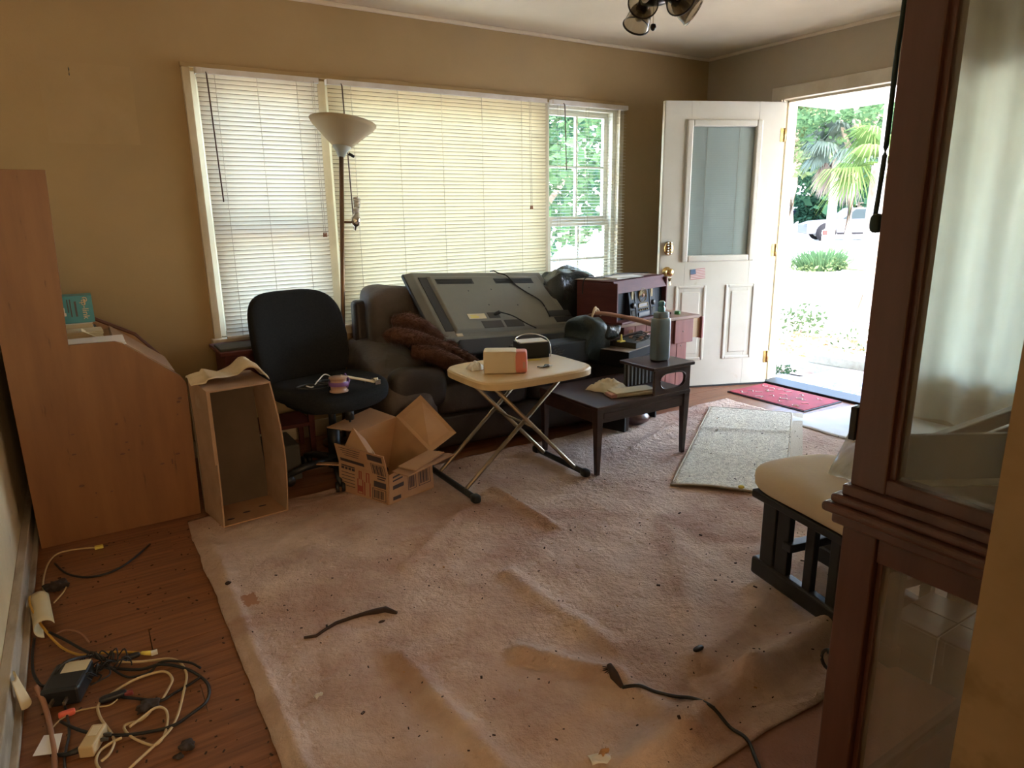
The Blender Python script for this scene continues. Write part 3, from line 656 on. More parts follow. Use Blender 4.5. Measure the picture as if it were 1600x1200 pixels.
part('flap', plate([Lf+Vector((0, 0, .13)), Lf+Vector((-.10, .02, .15)), Lf+Vector((-.06, .12, .12)), Lf+Vector((.03, .05, .12))]), 'card', sc, world=True)
# carton print: blocks, barcodes and bottle outlines on the two front walls
def on_wall(P0, P1, T0, T1, u, v, off=.0062):
    n = (P1-P0).cross(T0-P0).normalized()
    return (P0.lerp(P1, u)).lerp(T0.lerp(T1, u), v)+n*off
def wall_print(P0, P1, T0, T1, rects, m, name='carton_print'):
    mb = MB()
    for (u0, u1, v0, v1) in rects:
        a = [on_wall(P0, P1, T0, T1, u, v) for u, v in ((u0, v0), (u1, v0), (u1, v1), (u0, v1))]
        n = (P1-P0).cross(T0-P0).normalized(); mb.slab(a, n, .0004)
    part(name, mb, m, sc, world=True, kind='stuff')
def barcode(u0, u1, v0, v1, n=9):
    r = [(u0, u1, v0, v0+.015), (u0, u1, v1-.015, v1), (u0, u0+.01, v0, v1), (u1-.01, u1, v0, v1)]
    for i in range(n):
        a = u0+.03+(u1-u0-.06)*i/n; r.append((a, a+(u1-u0)/n*(.3 if i % 3 else .6), v0+.06, v1-.06))
    return r
wp = (Lf, N, Lt, Nt)
wall_print(*wp, barcode(.70, .97, .05, .45), 'ink')
wall_print(*wp, [(.73, .97, .50, .70), (.80, .95, .78, .82), (.80, .97, .86, .90)], 'ink')
wall_print(*wp, [(.06, .34, .90, .94), (.06, .12, .80, .88), (.14, .19, .80, .88), (.21, .26, .80, .88), (.28, .34, .80, .88)]+[(.06, .34, .68-.11*i, .70-.11*i) for i in range(5)], 'ink')
wall_print(*wp, [(.39, .41, .12, .60), (.49, .51, .12, .60), (.39, .51, .10, .12), (.42, .44, .60, .85), (.46, .48, .60, .85), (.42, .48, .85, .88), (.41, .49, .18, .38),
                 (.53, .55, .08, .55), (.64, .66, .08, .55), (.57, .59, .55, .85), (.62, .64, .55, .85), (.57, .64, .85, .88)], 'inkred')
wf2 = (Lt, Nt, Lt+Vector((-.018, -.008, .095)), Nt+Vector((-.015, 0, .095)))
wall_print(*wf2, [(.06, .55, .12, .28), (.66, .95, .62, .92)]+[(.08+.03*i, .52-.02*i, .86-.12*i, .89-.12*i) for i in range(4)], 'ink')
wall_print(*wf2, barcode(.70, .97, -.15, .48), 'ink')
wr = (N, Rr, Nt, Rt)
wall_print(*wr, barcode(.66, .93, .22, .88)+barcode(.42, .60, .22, .72)+[(.08, .32, .45, .58), (.08, .25, .08, .2), (.08, .34, .84, .9), (.08, .3, .72, .77)], 'ink')

# ================================================================= SIDE TABLE under left window
st = thing('side_table', 'reddish wooden side table under the left window behind the cardboard box', 'table', (.78, 3.77, 0))
part('table_top', MB().box(.545, 1.02, 3.60, 3.93, .625, .645), 'radiowood', st, world=True, bev=.005)
part('apron', MB().box(.57, 1.0, 3.63, 3.91, .50, .625), 'radiowood', st, world=True, bev=.002)
part('drawer_front', MB().box(.60, .97, 3.618, 3.632, .515, .612), 'radiowood', st, world=True, bev=.004)
for x, y in ((.59, 3.65), (.98, 3.65), (.59, 3.89), (.98, 3.89)): part('leg', MB().hexa([(x-.012, y-.012, 0), (x+.012, y-.012, 0), (x+.012, y+.012, 0), (x-.012, y+.012, 0)], [(x-.02, y-.02, .5), (x+.02, y-.02, .5), (x+.02, y+.02, .5), (x-.02, y+.02, .5)]), 'radiowood', st, world=True)
part('lower_shelf', MB().box(.58, .99, 3.64, 3.90, .18, .20), 'radiowood', st, world=True)
single('notebook', MB().box(.555, .80, 3.64, 3.82, .6452, .658), 'slate', 'closed dark notebook lying on the side table under the left window', 'notebook', bev=.003)
pz = thing('desk_figurine', 'tiny dark figurine on the side table beside the black chair back', 'figurine', (.82, 3.74, .6455))
part('stem', MB().cyl((0, 0, 0), (-.01, 0, .07), .004, 6).cyl((0, 0, .0), (.03, 0, .04), .004, 6), 'blackpl', pz)
part('foot', MB().sup((0, 0, .006), (.03, .02, .006), .5, .5, nu=12, nv=6), 'blackpl', pz)

# ================================================================= OFFICE CHAIR
oc = thing('office_chair', 'black fabric office chair with cables and reels on its seat', 'chair', (.985, 3.27, 0), rz=R(14))
part('seat', MB().sup((0, 0, .455), (.262, .245, .05), .45, .62, nu=40, nv=14, fn=lambda v: Vector((v.x, v.y, v.z+.02*(v.x/.26)**2-.02*(min(v.y, 0)/.24)**2))), 'chairfab', oc)
part('seat_pan', MB().sup((0, .02, .405), (.19, .18, .022), .4, .5, nu=24, nv=8), 'blackpl', oc)
def bkf(v):
    t = v.z/.235
    return Vector((v.x*(1-.05*abs(t)), v.y+.05*(v.x/.25)**2*-.9+.05*t+.02*t*t, v.z))
part('backrest', MB().sup((0, .285, .69), (.262, .045, .245), .5, .42, nu=44, nv=24, fn=bkf, m=None), 'chairfab', oc)
part('back_bar', MB().tube(smooth_path([(0, .05, .39), (0, .24, .385), (0, .325, .43), (0, .335, .55)]), .02, 8), 'blackpl', oc)
part('gas_column', MB().cyl((0, 0, .10), (0, 0, .27), .032, 14).cyl((0, 0, .27), (0, 0, .40), .018, 12), 'blackpl', oc)
part('lever', MB().cyl((.05, .0, .385), (.24, -.05, .375), .006, 6), 'blackpl', oc)
part('tilt_knob', MB().cyl((.02, -.13, .33), (.02, -.13, .385), .022, 12).cyl((.02, -.13, .20), (.02, -.13, .33), .006, 8), 'blackpl', oc)
part('hub', MB().lathe([(0, .06), (.04, .06), (.045, .10), (.034, .13), (0, .13)], n=16), 'blackpl', oc)
for i in range(5):
    a = R(-118+72*i); ca, sa = math.cos(a), math.sin(a)
    lg = part('star_leg', MB().tube([(ca*.03, sa*.03, .095), (ca*.16, sa*.16, .088), (ca*.245, sa*.245, .066)], [.024, .020, .015], 8), 'blackpl', oc)
    e = (ca*.245, sa*.245)
    part('caster', MB().cyl((e[0]-.022*sa, e[1]+.022*ca, .038), (e[0]-.006*sa, e[1]+.006*ca, .038), .026, 14).cyl((e[0]+.006*sa, e[1]-.006*ca, .038), (e[0]+.022*sa, e[1]-.022*ca, .038), .026, 14).cyl((e[0], e[1], .04), (e[0], e[1], .075), .008, 8), 'blackpl', lg)
# seat clutter
zs = .515
random.seed(3)
cp = MB()
for k in range(3):
    c0 = Vector((.86+.05*k, 3.12+.03*k, zs+.004)); ph = random.random()*6
    cp.tube(smooth_path([c0+Vector((math.cos(ph+j*.9)*(.055+.01*j % .03), math.sin(ph+j*.9)*.04, .006*math.sin(j)+.008)) for j in range(9)], 4), .0042, 6)
single('cable_coil', cp, 'bcord', 'tangle of black cable at the left of the office chair seat', 'cable')
single('usb_cable', MB().tube(smooth_path([(.82, 3.08, zs+.03), (.86, 3.12, zs+.012), (.90, 3.16, zs+.03), (.95, 3.2, zs+.045), (.99, 3.16, zs+.01)], 6), .003, 6), 'paper', 'thin grey lead looping over the black cable tangle on the chair seat', 'cable')
rl = thing('wire_reel', 'two stacked copper-coloured reels in purple wrap on the office chair seat', 'reel', (.965, 3.06, zs-.012))
for z in (0, .036): part('reel', MB().lathe([(.0, 0), (.044, 0), (.044, .004), (.038, .007), (.038, .026), (.044, .029), (.044, .033), (0, .033)], (0, 0, z), 22), 'reel', rl)
part('wrap', MB().lathe([(.0445, .03), (.047, .04), (.0445, .05)], n=22).tube([(.03, -.03, .02), (.05, -.01, .05), (.04, .02, .075)], .005, 6), 'purple', rl)
bx = thing('card_strip', 'cream card strip leaning from the reels with a metal end on the chair seat', 'strip', (1.08, 3.08, zs))
part('card', MB().hexa([(-.10, -.018, .055), (.055, -.035, .006), (.062, .012, .006), (-.09, .015, .055)], [(-.10, -.018, .059), (.055, -.035, .011), (.062, .012, .011), (-.09, .015, .059)]), 'cream', bx)
part('metal_clip', MB().box(.058, .085, -.045, .018, -.002, .02).lathe([(0, .02), (.012, .02), (.012, .026), (0, .026)], (.071, -.015, 0), 12), 'chrome', bx, bev=.002)
single('spray_lead', MB().tube(smooth_path([(1.0, 3.10, zs+.004), (1.06, 3.16, zs+.008), (1.12, 3.14, zs+.004), (1.10, 3.09, zs+.003)], 5), .005, 6), 'bcord', 'short thick black lead under the cream card strip on the chair seat', 'cable')

# ================================================================= FLOOR LAMP
lp = thing('floor_lamp', 'torchiere floor lamp with cream bowl shade and small side bulb before the blinds', 'lamp', (1.20, 3.78, 0))
tp = Vector((1.315, 3.80, 1.63)); b0 = Vector((1.20, 3.78, 0))
part('base', MB().lathe([(0, 0), (.125, 0), (.125, .012), (.10, .022), (.02, .034), (0, .034)], (1.20, 3.78, 0), 28), 'pole', lp, world=True)
part('pole', MB().cyl(b0+Vector((0, 0, .02)), tp, .0125, 12), 'pole', lp, world=True)
ax = (tp-b0).normalized(); tl = Matrix.Rotation(R(9), 4, 'Y') @ Matrix.Rotation(R(-4), 4, 'X')
part('lamp_shade', MB().lathe([(.040, .035), (.075, .065), (.165, .150), (.180, .172), (.177, .173), (.161, .154), (.072, .070), (.037, .040)], tp, 40, m=tl), 'lampshade', lp, world=True)
part('shade_cup', MB().lathe([(0, -.012), (.018, -.012), (.03, .012), (.052, .042), (.048, .044), (.0, .03)], tp, 24, m=tl), 'lampcup', lp, world=True)
part('switch_knob', MB().cyl(tp+Vector((.035, -.02, .005)), tp+Vector((.062, -.03, -.012)), .008, 8), 'blackpl', lp, world=True)
j = b0.lerp(tp, .78)
part('side_arm', MB().cyl(j, j+Vector((.055, -.01, -.003)), .007, 8), 'pole', lp, world=True)
part('side_socket', MB().lathe([(0, -.05), (.006, -.045), (.008, -.028), (.026, -.018), (.028, .02), (.020, .03), (.016, .05), (0, .05)], j+Vector((.075, -.014, .0)), 18, m=Matrix.Rotation(R(9), 4, 'Y')), 'chrome', lp, world=True)
cf = MB(); cf.lathe([(0, .0), (.016, 0), (.02, .022), (.0, .024)], j+Vector((.082, -.014, .05)), 14)
sp_ = []
for i in range(60):
    a = i*.62; sp_.append(j+Vector((.088+.015*math.cos(a), -.014+.015*math.sin(a), .078+i*.0009)))
cf.tube(sp_, .0050, 6)
part('spiral_bulb', cf, 'bulb', lp, world=True)

# ================================================================= SOFA
sf = thing('sofa', 'dark brown leather sofa under the middle window, piled with a television and bags', 'sofa', (2.1, 3.6, 0), rz=R(-4))
part('base', MB().box(-.55, .55, -.40, .33, .035, .235), 'leather', sf, bev=.03, seg=4)
def wr(v, a=.008): return Vector((v.x+a*nz(v.x*7, v.y*7, v.z*7), v.y+a*nz(v.x*6+5, v.y*6, v.z*6), v.z+a*1.4*nz(v.x*6, v.y*6+9, v.z*6)))
part('seat_cushion', MB().sup((-.235, -.09, .325), (.30, .345, .10), .28, .25, nu=44, nv=20, fn=wr), 'leather', sf)
part('seat_cushion', MB().sup((.325, -.09, .325), (.25, .345, .10), .28, .25, nu=44, nv=20, fn=wr), 'leather', sf)
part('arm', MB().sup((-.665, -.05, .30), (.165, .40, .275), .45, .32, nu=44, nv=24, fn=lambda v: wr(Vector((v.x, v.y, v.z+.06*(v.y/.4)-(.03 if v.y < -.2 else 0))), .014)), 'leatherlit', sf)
part('arm', MB().sup((.60, -.03, .27), (.12, .37, .25), .45, .32, nu=40, nv=20, fn=wr), 'leather', sf)
part('arm_front_pad', MB().sup((-.62, -.385, .40), (.165, .06, .12), .5, .6, nu=30, nv=16, fn=wr), 'leather', sf)
part('seat_side_panel', MB().sup((-.66, -.05, .14), (.155, .38, .13), .2, .2, nu=28, nv=12), 'leather', sf)
part('back_frame', MB().box(-.78, .68, .17, .27, .08, .82), 'leather', sf, bev=.03, seg=4)
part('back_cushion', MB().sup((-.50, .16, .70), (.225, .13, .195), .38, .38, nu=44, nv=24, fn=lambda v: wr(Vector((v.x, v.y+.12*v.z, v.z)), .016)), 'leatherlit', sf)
part('back_cushion', MB().sup((-.05, .18, .66), (.225, .11, .185), .38, .38, nu=40, nv=20, fn=wr), 'leather', sf)
part('back_cushion', MB().sup((.40, .18, .66), (.225, .11, .185), .38, .38, nu=40, nv=20, fn=wr), 'leather', sf)
for x in (-.6, .6): part('foot', MB().lathe([(0, 0), (.03, 0), (.035, .02), (.03, .04), (0, .04)], (x, -.33, 0), 12), 'blackpl', sf)
# fur throw
random.seed(21)
fb = thing('fur_throw', 'shaggy reddish brown fur throw bunched over the left arm of the sofa', 'throw', (1.60, 3.33, .5))
rolls = [([(1.33, 3.37, .665), (1.38, 3.36, .685), (1.50, 3.35, .655), (1.63, 3.32, .595), (1.74, 3.27, .535), (1.82, 3.20, .485)], [.020, .040, .044, .042, .038, .022]),
         ([(1.42, 3.47, .73), (1.49, 3.46, .735), (1.58, 3.44, .69), (1.66, 3.38, .62), (1.74, 3.31, .565)], [.025, .048, .052, .045, .025]),
         ([(1.45, 3.30, .60), (1.55, 3.27, .575), (1.66, 3.23, .52), (1.76, 3.16, .465)], [.03, .045, .045, .025])]
th_ = MB(); tuft = MB()
for P_, r_ in rolls:
    sp = smooth_path(P_, 6); k = len(sp); rr = [r_[min(int(i/6), len(r_)-1)]*(1-(i/6 % 1))+r_[min(int(i/6)+1, len(r_)-1)]*(i/6 % 1) for i in range(k)]
    th_.tube(sp, rr, 14)
    for q in range(2600):
        i = random.uniform(0, k-1.001); a = int(i); c0 = sp[a].lerp(sp[a+1], i-a); d_ = (sp[a+1]-sp[a]).normalized()
        rd = Vector((random.gauss(0, 1), random.gauss(0, 1), random.gauss(0, 1))); rd = (rd-d_*rd.dot(d_)).normalized()
        p = c0+rd*rr[a]*.95; tp_ = p+(rd+d_*random.uniform(-.3, 1.0)+Vector((0, 0, -.3))).normalized()*random.uniform(.014, .032); s_ = rd.cross(d_)*.0028
        tuft.add([p-s_, p+s_, tp_], [(0, 1, 2)])
part('throw_cloth', th_, 'fur', fb, world=True); part('fur_pile', tuft, 'fur', fb, world=True, kind='stuff')

# ================================================================= TELEVISION (face down, leaning on sofa back)
TL_, TR_, BL_, BR_ = Vector((1.605, 3.755, .965)), Vector((2.61, 3.80, .875)), Vector((1.70, 3.33, .585)), Vector((2.66, 3.40, .555))
ux = ((TR_-TL_)+(BR_-BL_)).normalized(); uz = ((TL_-BL_)+(TR_-BR_)); uz = (uz-ux*uz.dot(ux)).normalized(); un = ux.cross(uz).normalized()
ctr = (TL_+TR_+BL_+BR_)/4
tv = thing('television', 'large grey flat television leaning face down across the sofa, back panel outward', 'television', ctr)
mtv = Matrix((ux, -un*1.0, uz)).transposed()    # local x along width, local y into screen side, z up the panel
if mtv.determinant() < 0: mtv = Matrix((ux, un, uz)).transposed()
tv.rotation_euler = mtv.to_euler()
front = -1 if (mtv @ Vector((0, -1, 0))).y < 0 or (mtv @ Vector((0, -1, 0))).z > 0 else 1
Wt, Ht = .525, .300
yb_ = -.030*1.0
part('bezel', MB().box(-Wt, Wt, 0.0, .028, -Ht, Ht), 'tvdark', tv, bev=.012, seg=3)
part('back_shell', MB().hexa([(-Wt+.006, .002, -Ht+.006), (Wt-.006, .002, -Ht+.006), (Wt-.006, .002, Ht-.006), (-Wt+.006, .002, Ht-.006)][::1], [(-Wt+.045, -.030, -Ht+.05), (Wt-.045, -.030, -Ht+.05), (Wt-.045, -.030, Ht-.025), (-Wt+.045, -.030, Ht-.025)]), 'tvgrey', tv, bev=.006, seg=3)
part('centre_bulge', MB().hexa([(-.40, -.028, -.225), (.47, -.028, -.225), (.44, -.028, .245), (-.40, -.028, .245)], [(-.385, -.046, -.205), (.45, -.046, -.205), (.42, -.046, .225), (-.385, -.046, .225)]), 'tvgrey', tv, bev=.005, seg=3)
for x0, x1 in ((-.36, -.10), (.06, .36)):
    vp = part('vent_panel', MB().box(x0, x1, -.0468, -.045, .16, .204), 'tvdark', tv)
    vm = MB()
    for i in range(5): vm.box(x0+.004*i, x1-.004*i, -.0485, -.045, .196-.008*i, .201-.008*i)
    part('vent_louvre', vm, 'tvdark', vp, kind='stuff')
part('side_recess', MB().box(-.455, -.40, -.0335, -.029, -.20, .23), 'tvdark', tv, label='long dark recess along the left edge')
pnl = MB().box(-.20, -.06, -.0475, -.045, -.205, -.15).box(-.04, .09, -.0475, -.045, -.205, -.15).box(-.13, -.05, -.0478, -.045, -.13, -.085)
part('connector_panel', pnl, 'slate', tv)
part('speaker_panel', MB().box(.33, .50, -.0475, -.043, -.14, -.09).box(.35, .50, -.0475, -.043, -.19, -.145), 'tvdark', tv)
part('label_plate', MB().box(-.27, -.15, -.0475, -.045, -.13, -.09).box(-.40, -.36, -.036, -.03, -.245, -.225), 'cream', tv)
part('barcode_plate', MB().box(-.255, -.20, -.0480, -.047, -.122, -.112).box(-.255, -.21, -.0480, -.047, -.106, -.100), 'yellow', tv)
for x, z in ((-.42, .15), (-.42, -.05), (-.17, .10), (.0, .11), (-.08, -.02), (.13, -.03), (.30, .12)):
    part('screw', MB().lathe([(0, -.0022), (.005, -.0022), (.005, .001), (0, .001)], (x, -.046 if x > -.4 else -.033, z), 8, m=Matrix.Rotation(PI/2, 4, 'X')), 'tvdark', tv)
part('lower_bar', MB().hexa([(-.46, -.008, -.355), (.50, -.008, -.355), (.50, .03, -.355), (-.46, .03, -.355)], [(-.40, -.040, -.27), (.50, -.040, -.27), (.50, .03, -.27), (-.40, .03, -.27)]), 'tvdark', tv, bev=.008)
part('power_cable', MB().tube(smooth_path([(.12, -.05, .25), (.17, -.055, .22), (.20, -.052, .14), (.25, -.053, .07), (.31, -.055, .0), (.32, -.056, -.06), (.31, -.058, -.15)], 6), .0045, 6).tube([(.12, .0, .32), (.10, -.05, .27), (.12, -.05, .25)], .0045, 6), 'bcord', tv)
part('plugged_cable', MB().cyl((-.08, -.045, -.10), (-.06, -.075, -.11), .012, 8).tube(smooth_path([(-.06, -.075, -.11), (.02, -.07, -.14), (.10, -.06, -.20), (.15, -.06, -.24)], 5), .004, 6), 'bcord', tv)
single('storage_case', MB().box(2.02, 2.50, 3.10, 3.24, .44, .575), 'blackpl', 'flat black case standing on the sofa seat in front of the television', 'case', bev=.01)
random.seed(2)
# bags right of the television
def bagf(c, h, s, seed, e=.6, a=.03):
    def f(v): return Vector((v.x+a*nz(v.x*11+seed, v.z*9, v.y*8), v.y+a*nz(v.y*12, v.x*9+seed, v.z*6), v.z+a*1.1*nz(v.x*10, v.y*10, seed)))
    return MB().sup(c, h, e, e, nu=48, nv=28, fn=f)
single('plastic_bag', bagf((2.80, 3.72, .70), (.20, .14, .235), 1, 3.3, .5, .05), 'bag', 'black plastic sack slumped between the television and the stereo cabinet', 'bag')
sb_ = thing('shopping_bag', 'dark teal carrier bag with cream handles standing behind the side of the black case', 'bag', (2.56, 3.22, .42))
part('bag_body', bagf((2.55, 3.17, .55), (.10, .09, .135), 1, 8.1, .38, .055), 'bagteal', sb_, world=True)
for k in (0, 1): part('handle', MB().tube(smooth_path([(2.53+.05*k, 3.13+.05*k, .665), (2.55+.04*k, 3.12+.05*k, .73), (2.585+.03*k, 3.13+.05*k, .745), (2.62, 3.14+.04*k, .70)], 6), .006, 6), 'creamcloth', sb_, world=True)

# ================================================================= RED DRESSER AND STEREO
dr = thing('dresser', 'small red stained wooden dresser with one drawer pulled open beside the door', 'dresser', (3.13, 3.5, 0))
part('top', MB().box(2.80, 3.52, 3.175, 3.72, .600, .622), 'redtop', dr, world=True, bev=.004)
n = 6; wpl = (3.43-2.86)/n
for i in range(n): part('side_plank', MB().box(2.86+i*wpl+.0015, 2.86+(i+1)*wpl-.0015, 3.20, 3.215, .03, .60), 'red', dr, world=True, bev=.003)
part('case', MB().box(2.865, 3.40, 3.215, 3.70, .03, .60), 'red', dr, world=True)
part('cleat', MB().box(3.30, 3.47, 3.185, 3.20, .44, .60), 'red', dr, world=True, bev=.003)
dw_ = part('drawer', MB().box(3.40, 3.585, 3.235, 3.25, .455, .585).box(3.40, 3.585, 3.66, 3.675, .455, .585).box(3.40, 3.585, 3.25, 3.66, .455, .465), 'pine', dr, world=True)
part('drawer_front', MB().box(3.585, 3.603, 3.215, 3.695, .445, .595), 'red', dr, world=True, bev=.004)
part('drawer_front', MB().box(3.40, 3.418, 3.22, 3.69, .25, .43), 'red', dr, world=True, bev=.004)
part('drawer_front', MB().box(3.40, 3.418, 3.22, 3.69, .05, .235), 'red', dr, world=True, bev=.004)
for z in (.52, .42, .30): part('knot', MB().sup((3.375, 3.1995 if z < .44 else 3.1845, z), (.006, .001, .006), 1, 1, nu=10, nv=5), 'deskedge', dr, world=True)
single('tape_roll', MB().lathe([(.010, 0), (.020, 0), (.020, .022), (.010, .022), (.010, 0)], (3.40, 3.27, .6225), 18), mat('green_tape', (.10, .30, .09), rough=.4), 'small green roll of tape on the dresser top right of the stereo', 'tape')
# stereo
ra = thing('stereo', 'mahogany tabletop stereo with round gold dial on the red dresser', 'stereo', (3.03, 3.40, .6225), rz=R(15))
w2, d2, h2 = .30, .16, .265
hexa = MB()
part('cabinet', MB().box(-w2, w2, -d2+.03, d2, 0, .012).box(-w2, w2, -d2+.04, d2, h2-.012, h2).box(-w2, -w2+.014, -d2+.01, d2, .012, h2-.012).box(w2-.014, w2, -d2+.01, d2, .012, h2-.012).box(-w2+.014, w2-.014, d2-.012, d2, .012, h2-.012), 'radiowood', ra, bev=.004)
part('brow', MB().hexa([(-w2, -d2+.01, h2-.075), (w2, -d2+.01, h2-.075), (w2, -d2+.05, h2-.075), (-w2, -d2+.05, h2-.075)], [(-w2, -d2+.04, h2), (w2, -d2+.04, h2), (w2, -d2+.06, h2), (-w2, -d2+.06, h2)]), 'radiowood', ra, bev=.002)
part('sill', MB().box(-w2, w2, -d2-.03, -d2+.06, 0, .016), 'radiowood', ra, bev=.004)
part('speaker_grille', MB().box(-w2+.014, -.15, -d2+.045, -d2+.06, .016, h2-.07), 'navy', ra)
part('speaker_grille', MB().box(.15, w2-.014, -d2+.045, -d2+.06, .016, h2-.07), 'navy', ra)
cp_ = part('control_panel', MB().hexa([(-.155, -d2+.0, .016), (.155, -d2+.0, .016), (.155, -d2+.06, .016), (-.155, -d2+.06, .016)], [(-.155, -d2+.028, h2-.055), (.155, -d2+.028, h2-.055), (.155, -d2+.06, h2-.055), (-.155, -d2+.06, h2-.055)]), 'navy', ra, bev=.003)
def fp_(z): return -d2+.0+.028*(z-.016)/(h2-.071)
mR = Matrix.Rotation(PI/2, 4, 'X')
part('round_dial', MB().lathe([(0, 0), (.040, 0), (.043, .006), (.045, .010), (.047, .006), (.047, 0)], (0, fp_(.155), .155), 32, m=mR), 'goldface', cp_)
part('dial_centre', MB().lathe([(0, .0125), (.012, .0115), (.012, .008)], (0, fp_(.155), .155), 16, m=mR), 'tan', cp_)
for k in range(12):
    a = k*PI/6; part('dial_mark', MB().box(-.0012, .0012, -.0118, -.010, .028, .037, T(0, fp_(.155), .155) @ Matrix.Rotation(a, 4, 'Y')), 'tvdark', cp_)
for x in (-.115, .115): part('meter', MB().box(x-.012, x+.012, fp_(.165)-.004, fp_(.165)+.004, .130, .198), 'goldface', cp_, bev=.002)
for x in (-.088, .088): part('chrome_strip', MB().tube([(x, fp_(.02)-.003, .02), (x, fp_(.2)-.003, .205)], .0028, 6), 'housegrey', cp_)
for x in (-.118, .118): part('knob', MB().lathe([(0, 0), (.018, 0), (.017, .014), (0, .015)], (x, fp_(.10), .10), 16, m=mR), 'blackpl', cp_)
part('display', MB().box(-.05, .05, fp_(.09)-.003, fp_(.09)+.003, .082, .104), 'blackpl', cp_, bev=.002)
part('display_rim', frame_mb(-.054, .054, .079, .107, .004, fp_(.09)-.005, fp_(.09)), 'goldface', cp_)
for k in range(5): part('push_button', MB().lathe([(0, 0), (.0055, 0), (.0055, .008), (0, .008)], (-.05+.025*k, fp_(.065), .065), 10, m=mR), 'goldface', cp_)
part('cassette_slot', MB().box(-.065, .065, fp_(.035)-.006, fp_(.035), .024, .050), 'blackpl', cp_, bev=.002)
for x in (-.12, .12): part('grille_plate', MB().box(x-.018, x+.018, fp_(.04)-.002, fp_(.04)+.003, .03, .07), 'slate', cp_)
# papers, cord on top of stereo
paperstack(2.86, 3.10, 3.30, 3.42, .889, 3, 'paper', 'paper_sheet', 'white sheets lying on top of the stereo', 'papers', tw=9)
single('dusty_cover', MB().grid(lambda u, v: (2.76+.55*u-.08*v, 3.29+.14*u+.19*v, .8885+.003*abs(nz(u*6, v*6))), 12, 8, th=.002).xf(T(0, 0, -.0)), 'radiodust', 'dusty grey cover sheet across the top of the stereo', 'cover')
single('thin_wire', MB().tube(smooth_path([(2.70, 3.42, .80), (2.70, 3.40, .896), (2.78, 3.38, .898), (2.92, 3.42, .898), (3.02, 3.48, .902), (3.18, 3.50, .898), (3.30, 3.46, .898)], 6), .0035, 6), 'bcord', 'thin black cord trailing over the top of the stereo', 'cord')
# receiver on dark stand
sd_ = thing('equipment_stand', 'low black stand full of coiled leads behind the step table', 'stand', (2.80, 3.12, 0), rz=R(18))
part('stand_top', MB().box(-.20, .20, -.13, .10, .395, .410), 'blackpl', sd_)
part('stand_side', MB().box(-.20, -.185, -.13, .10, .012, .395), 'blackpl', sd_); part('stand_side', MB().box(.185, .20, -.13, .10, .012, .395), 'blackpl', sd_)
part('stand_back', MB().box(-.185, .185, .09, .10, .012, .395), 'blackpl', sd_)
part('lead_bundle', MB().tube([(-.15+.0035*i, -.135+.012*math.sin(i*.8), .36+.035*math.sin(i*.53)-.06*(i % 5)/5) for i in range(80)], .004, 5), 'tvdark', sd_)
re = thing('receiver', 'black hi-fi receiver with beige dusty lid stacked behind the step table', 'receiver', (2.80, 3.10, .411), rz=R(18))
part('case', MB().box(-.20, .20, -.13, .12, .004, .095), 'blackmatte', re, bev=.002)
part('dusty_lid', MB().box(-.20, .20, -.125, .12, .095, .098), 'radiodust', re)
part('front_panel', MB().box(-.20, .20, -.138, -.13, .006, .05), 'blackmatte', re, bev=.002)
part('display_window', MB().box(-.06, .10, -.1395, -.138, .018, .040), 'navy', re)
part('indicator_text', MB().box(-.15, -.145, -.1395, -.138, .026, .032).box(-.10, -.09, -.1395, -.138, .026, .031).box(-.085, -.07, -.1395, -.138, .026, .031), 'paper', re, kind='stuff')
for k in range(3): part('knob', MB().lathe([(0, 0), (.008, 0), (.008, .01), (0, .01)], (.13+.022*k, -.138, .03), 10, m=mR), 'chrome', re)
m1 = wm(re)
single('disc_player', MB().box(-.10, .19, -.12, .10, .099, .135).xf(m1), 'slate', 'slim dark disc player stacked on the receiver', 'player', bev=.003)
for k, (x, y, a, z, ln, m_, lab) in enumerate(((.06, -.07, 12, .137, .22, 'tan', 'brown leather strap end lying on the disc player'), (-.02, .0, -25, .150, .25, 'darkwood', 'dark wooden stick across the receiver stack'), (.10, .03, 30, .146, .20, 'tan', 'short tan strap beside the dark stick on the receiver stack'))):
    single('strap' if m_ == 'tan' else 'stick', MB().box(-ln/2, ln/2, -.014, .014, 0, .010, T(x, y, z) @ rz(R(a)) @ Matrix.Rotation(R(-8), 4, 'Y')).xf(m1), m_, lab, 'strap' if m_ == 'tan' else 'stick', bev=.003)
single('brown_umbrella', MB().tube(smooth_path([(2.50, 3.16, .70), (2.58, 3.12, .72), (2.70, 3.08, .70), (2.85, 3.03, .66), (2.93, 3.0, .63)], 5), [.006]*5+[.012]*8+[.016]*8, 8), 'tan', 'closed reddish brown umbrella lying across bags and receiver', 'umbrella')
single('foil_pack', bagf((2.66, 3.10, .60), (.06, .04, .045), 1, 5.5, .6, .03), 'bag', 'crinkled shiny dark packet on top of the receiver stack', 'packet')
tdp = thing('trophy_stand', 'small yellow plastic stand in front of the straps on the receiver', 'stand', (2.69, 3.03, .549))
part('foot', MB().box(-.02, .02, -.015, .015, 0, .008), 'yellow', tdp); part('column', MB().cyl((0, 0, .008), (0, 0, .045), .009, 8, .004), 'yellow', tdp)
wc = MB()
random.seed(9)
for k in range(7):
    c0 = Vector((2.84+.03*k % .12, 3.02+.02*(k % 3), .545+.006*k)); ph = random.random()*6
    wc.tube([c0+Vector((.045*math.cos(ph+q*.7), .03*math.sin(ph+q*.7), .01*math.sin(q*1.3))) for q in range(8)], .003, 5)
single('lead_tangle', wc, 'slate', 'tangle of thin grey leads on the receiver stack behind the bottle', 'cable')
bun = thing('wooden_pouf', 'glossy brown rounded stool foot showing under the step table', 'stool', (2.83, 3.05, .012))
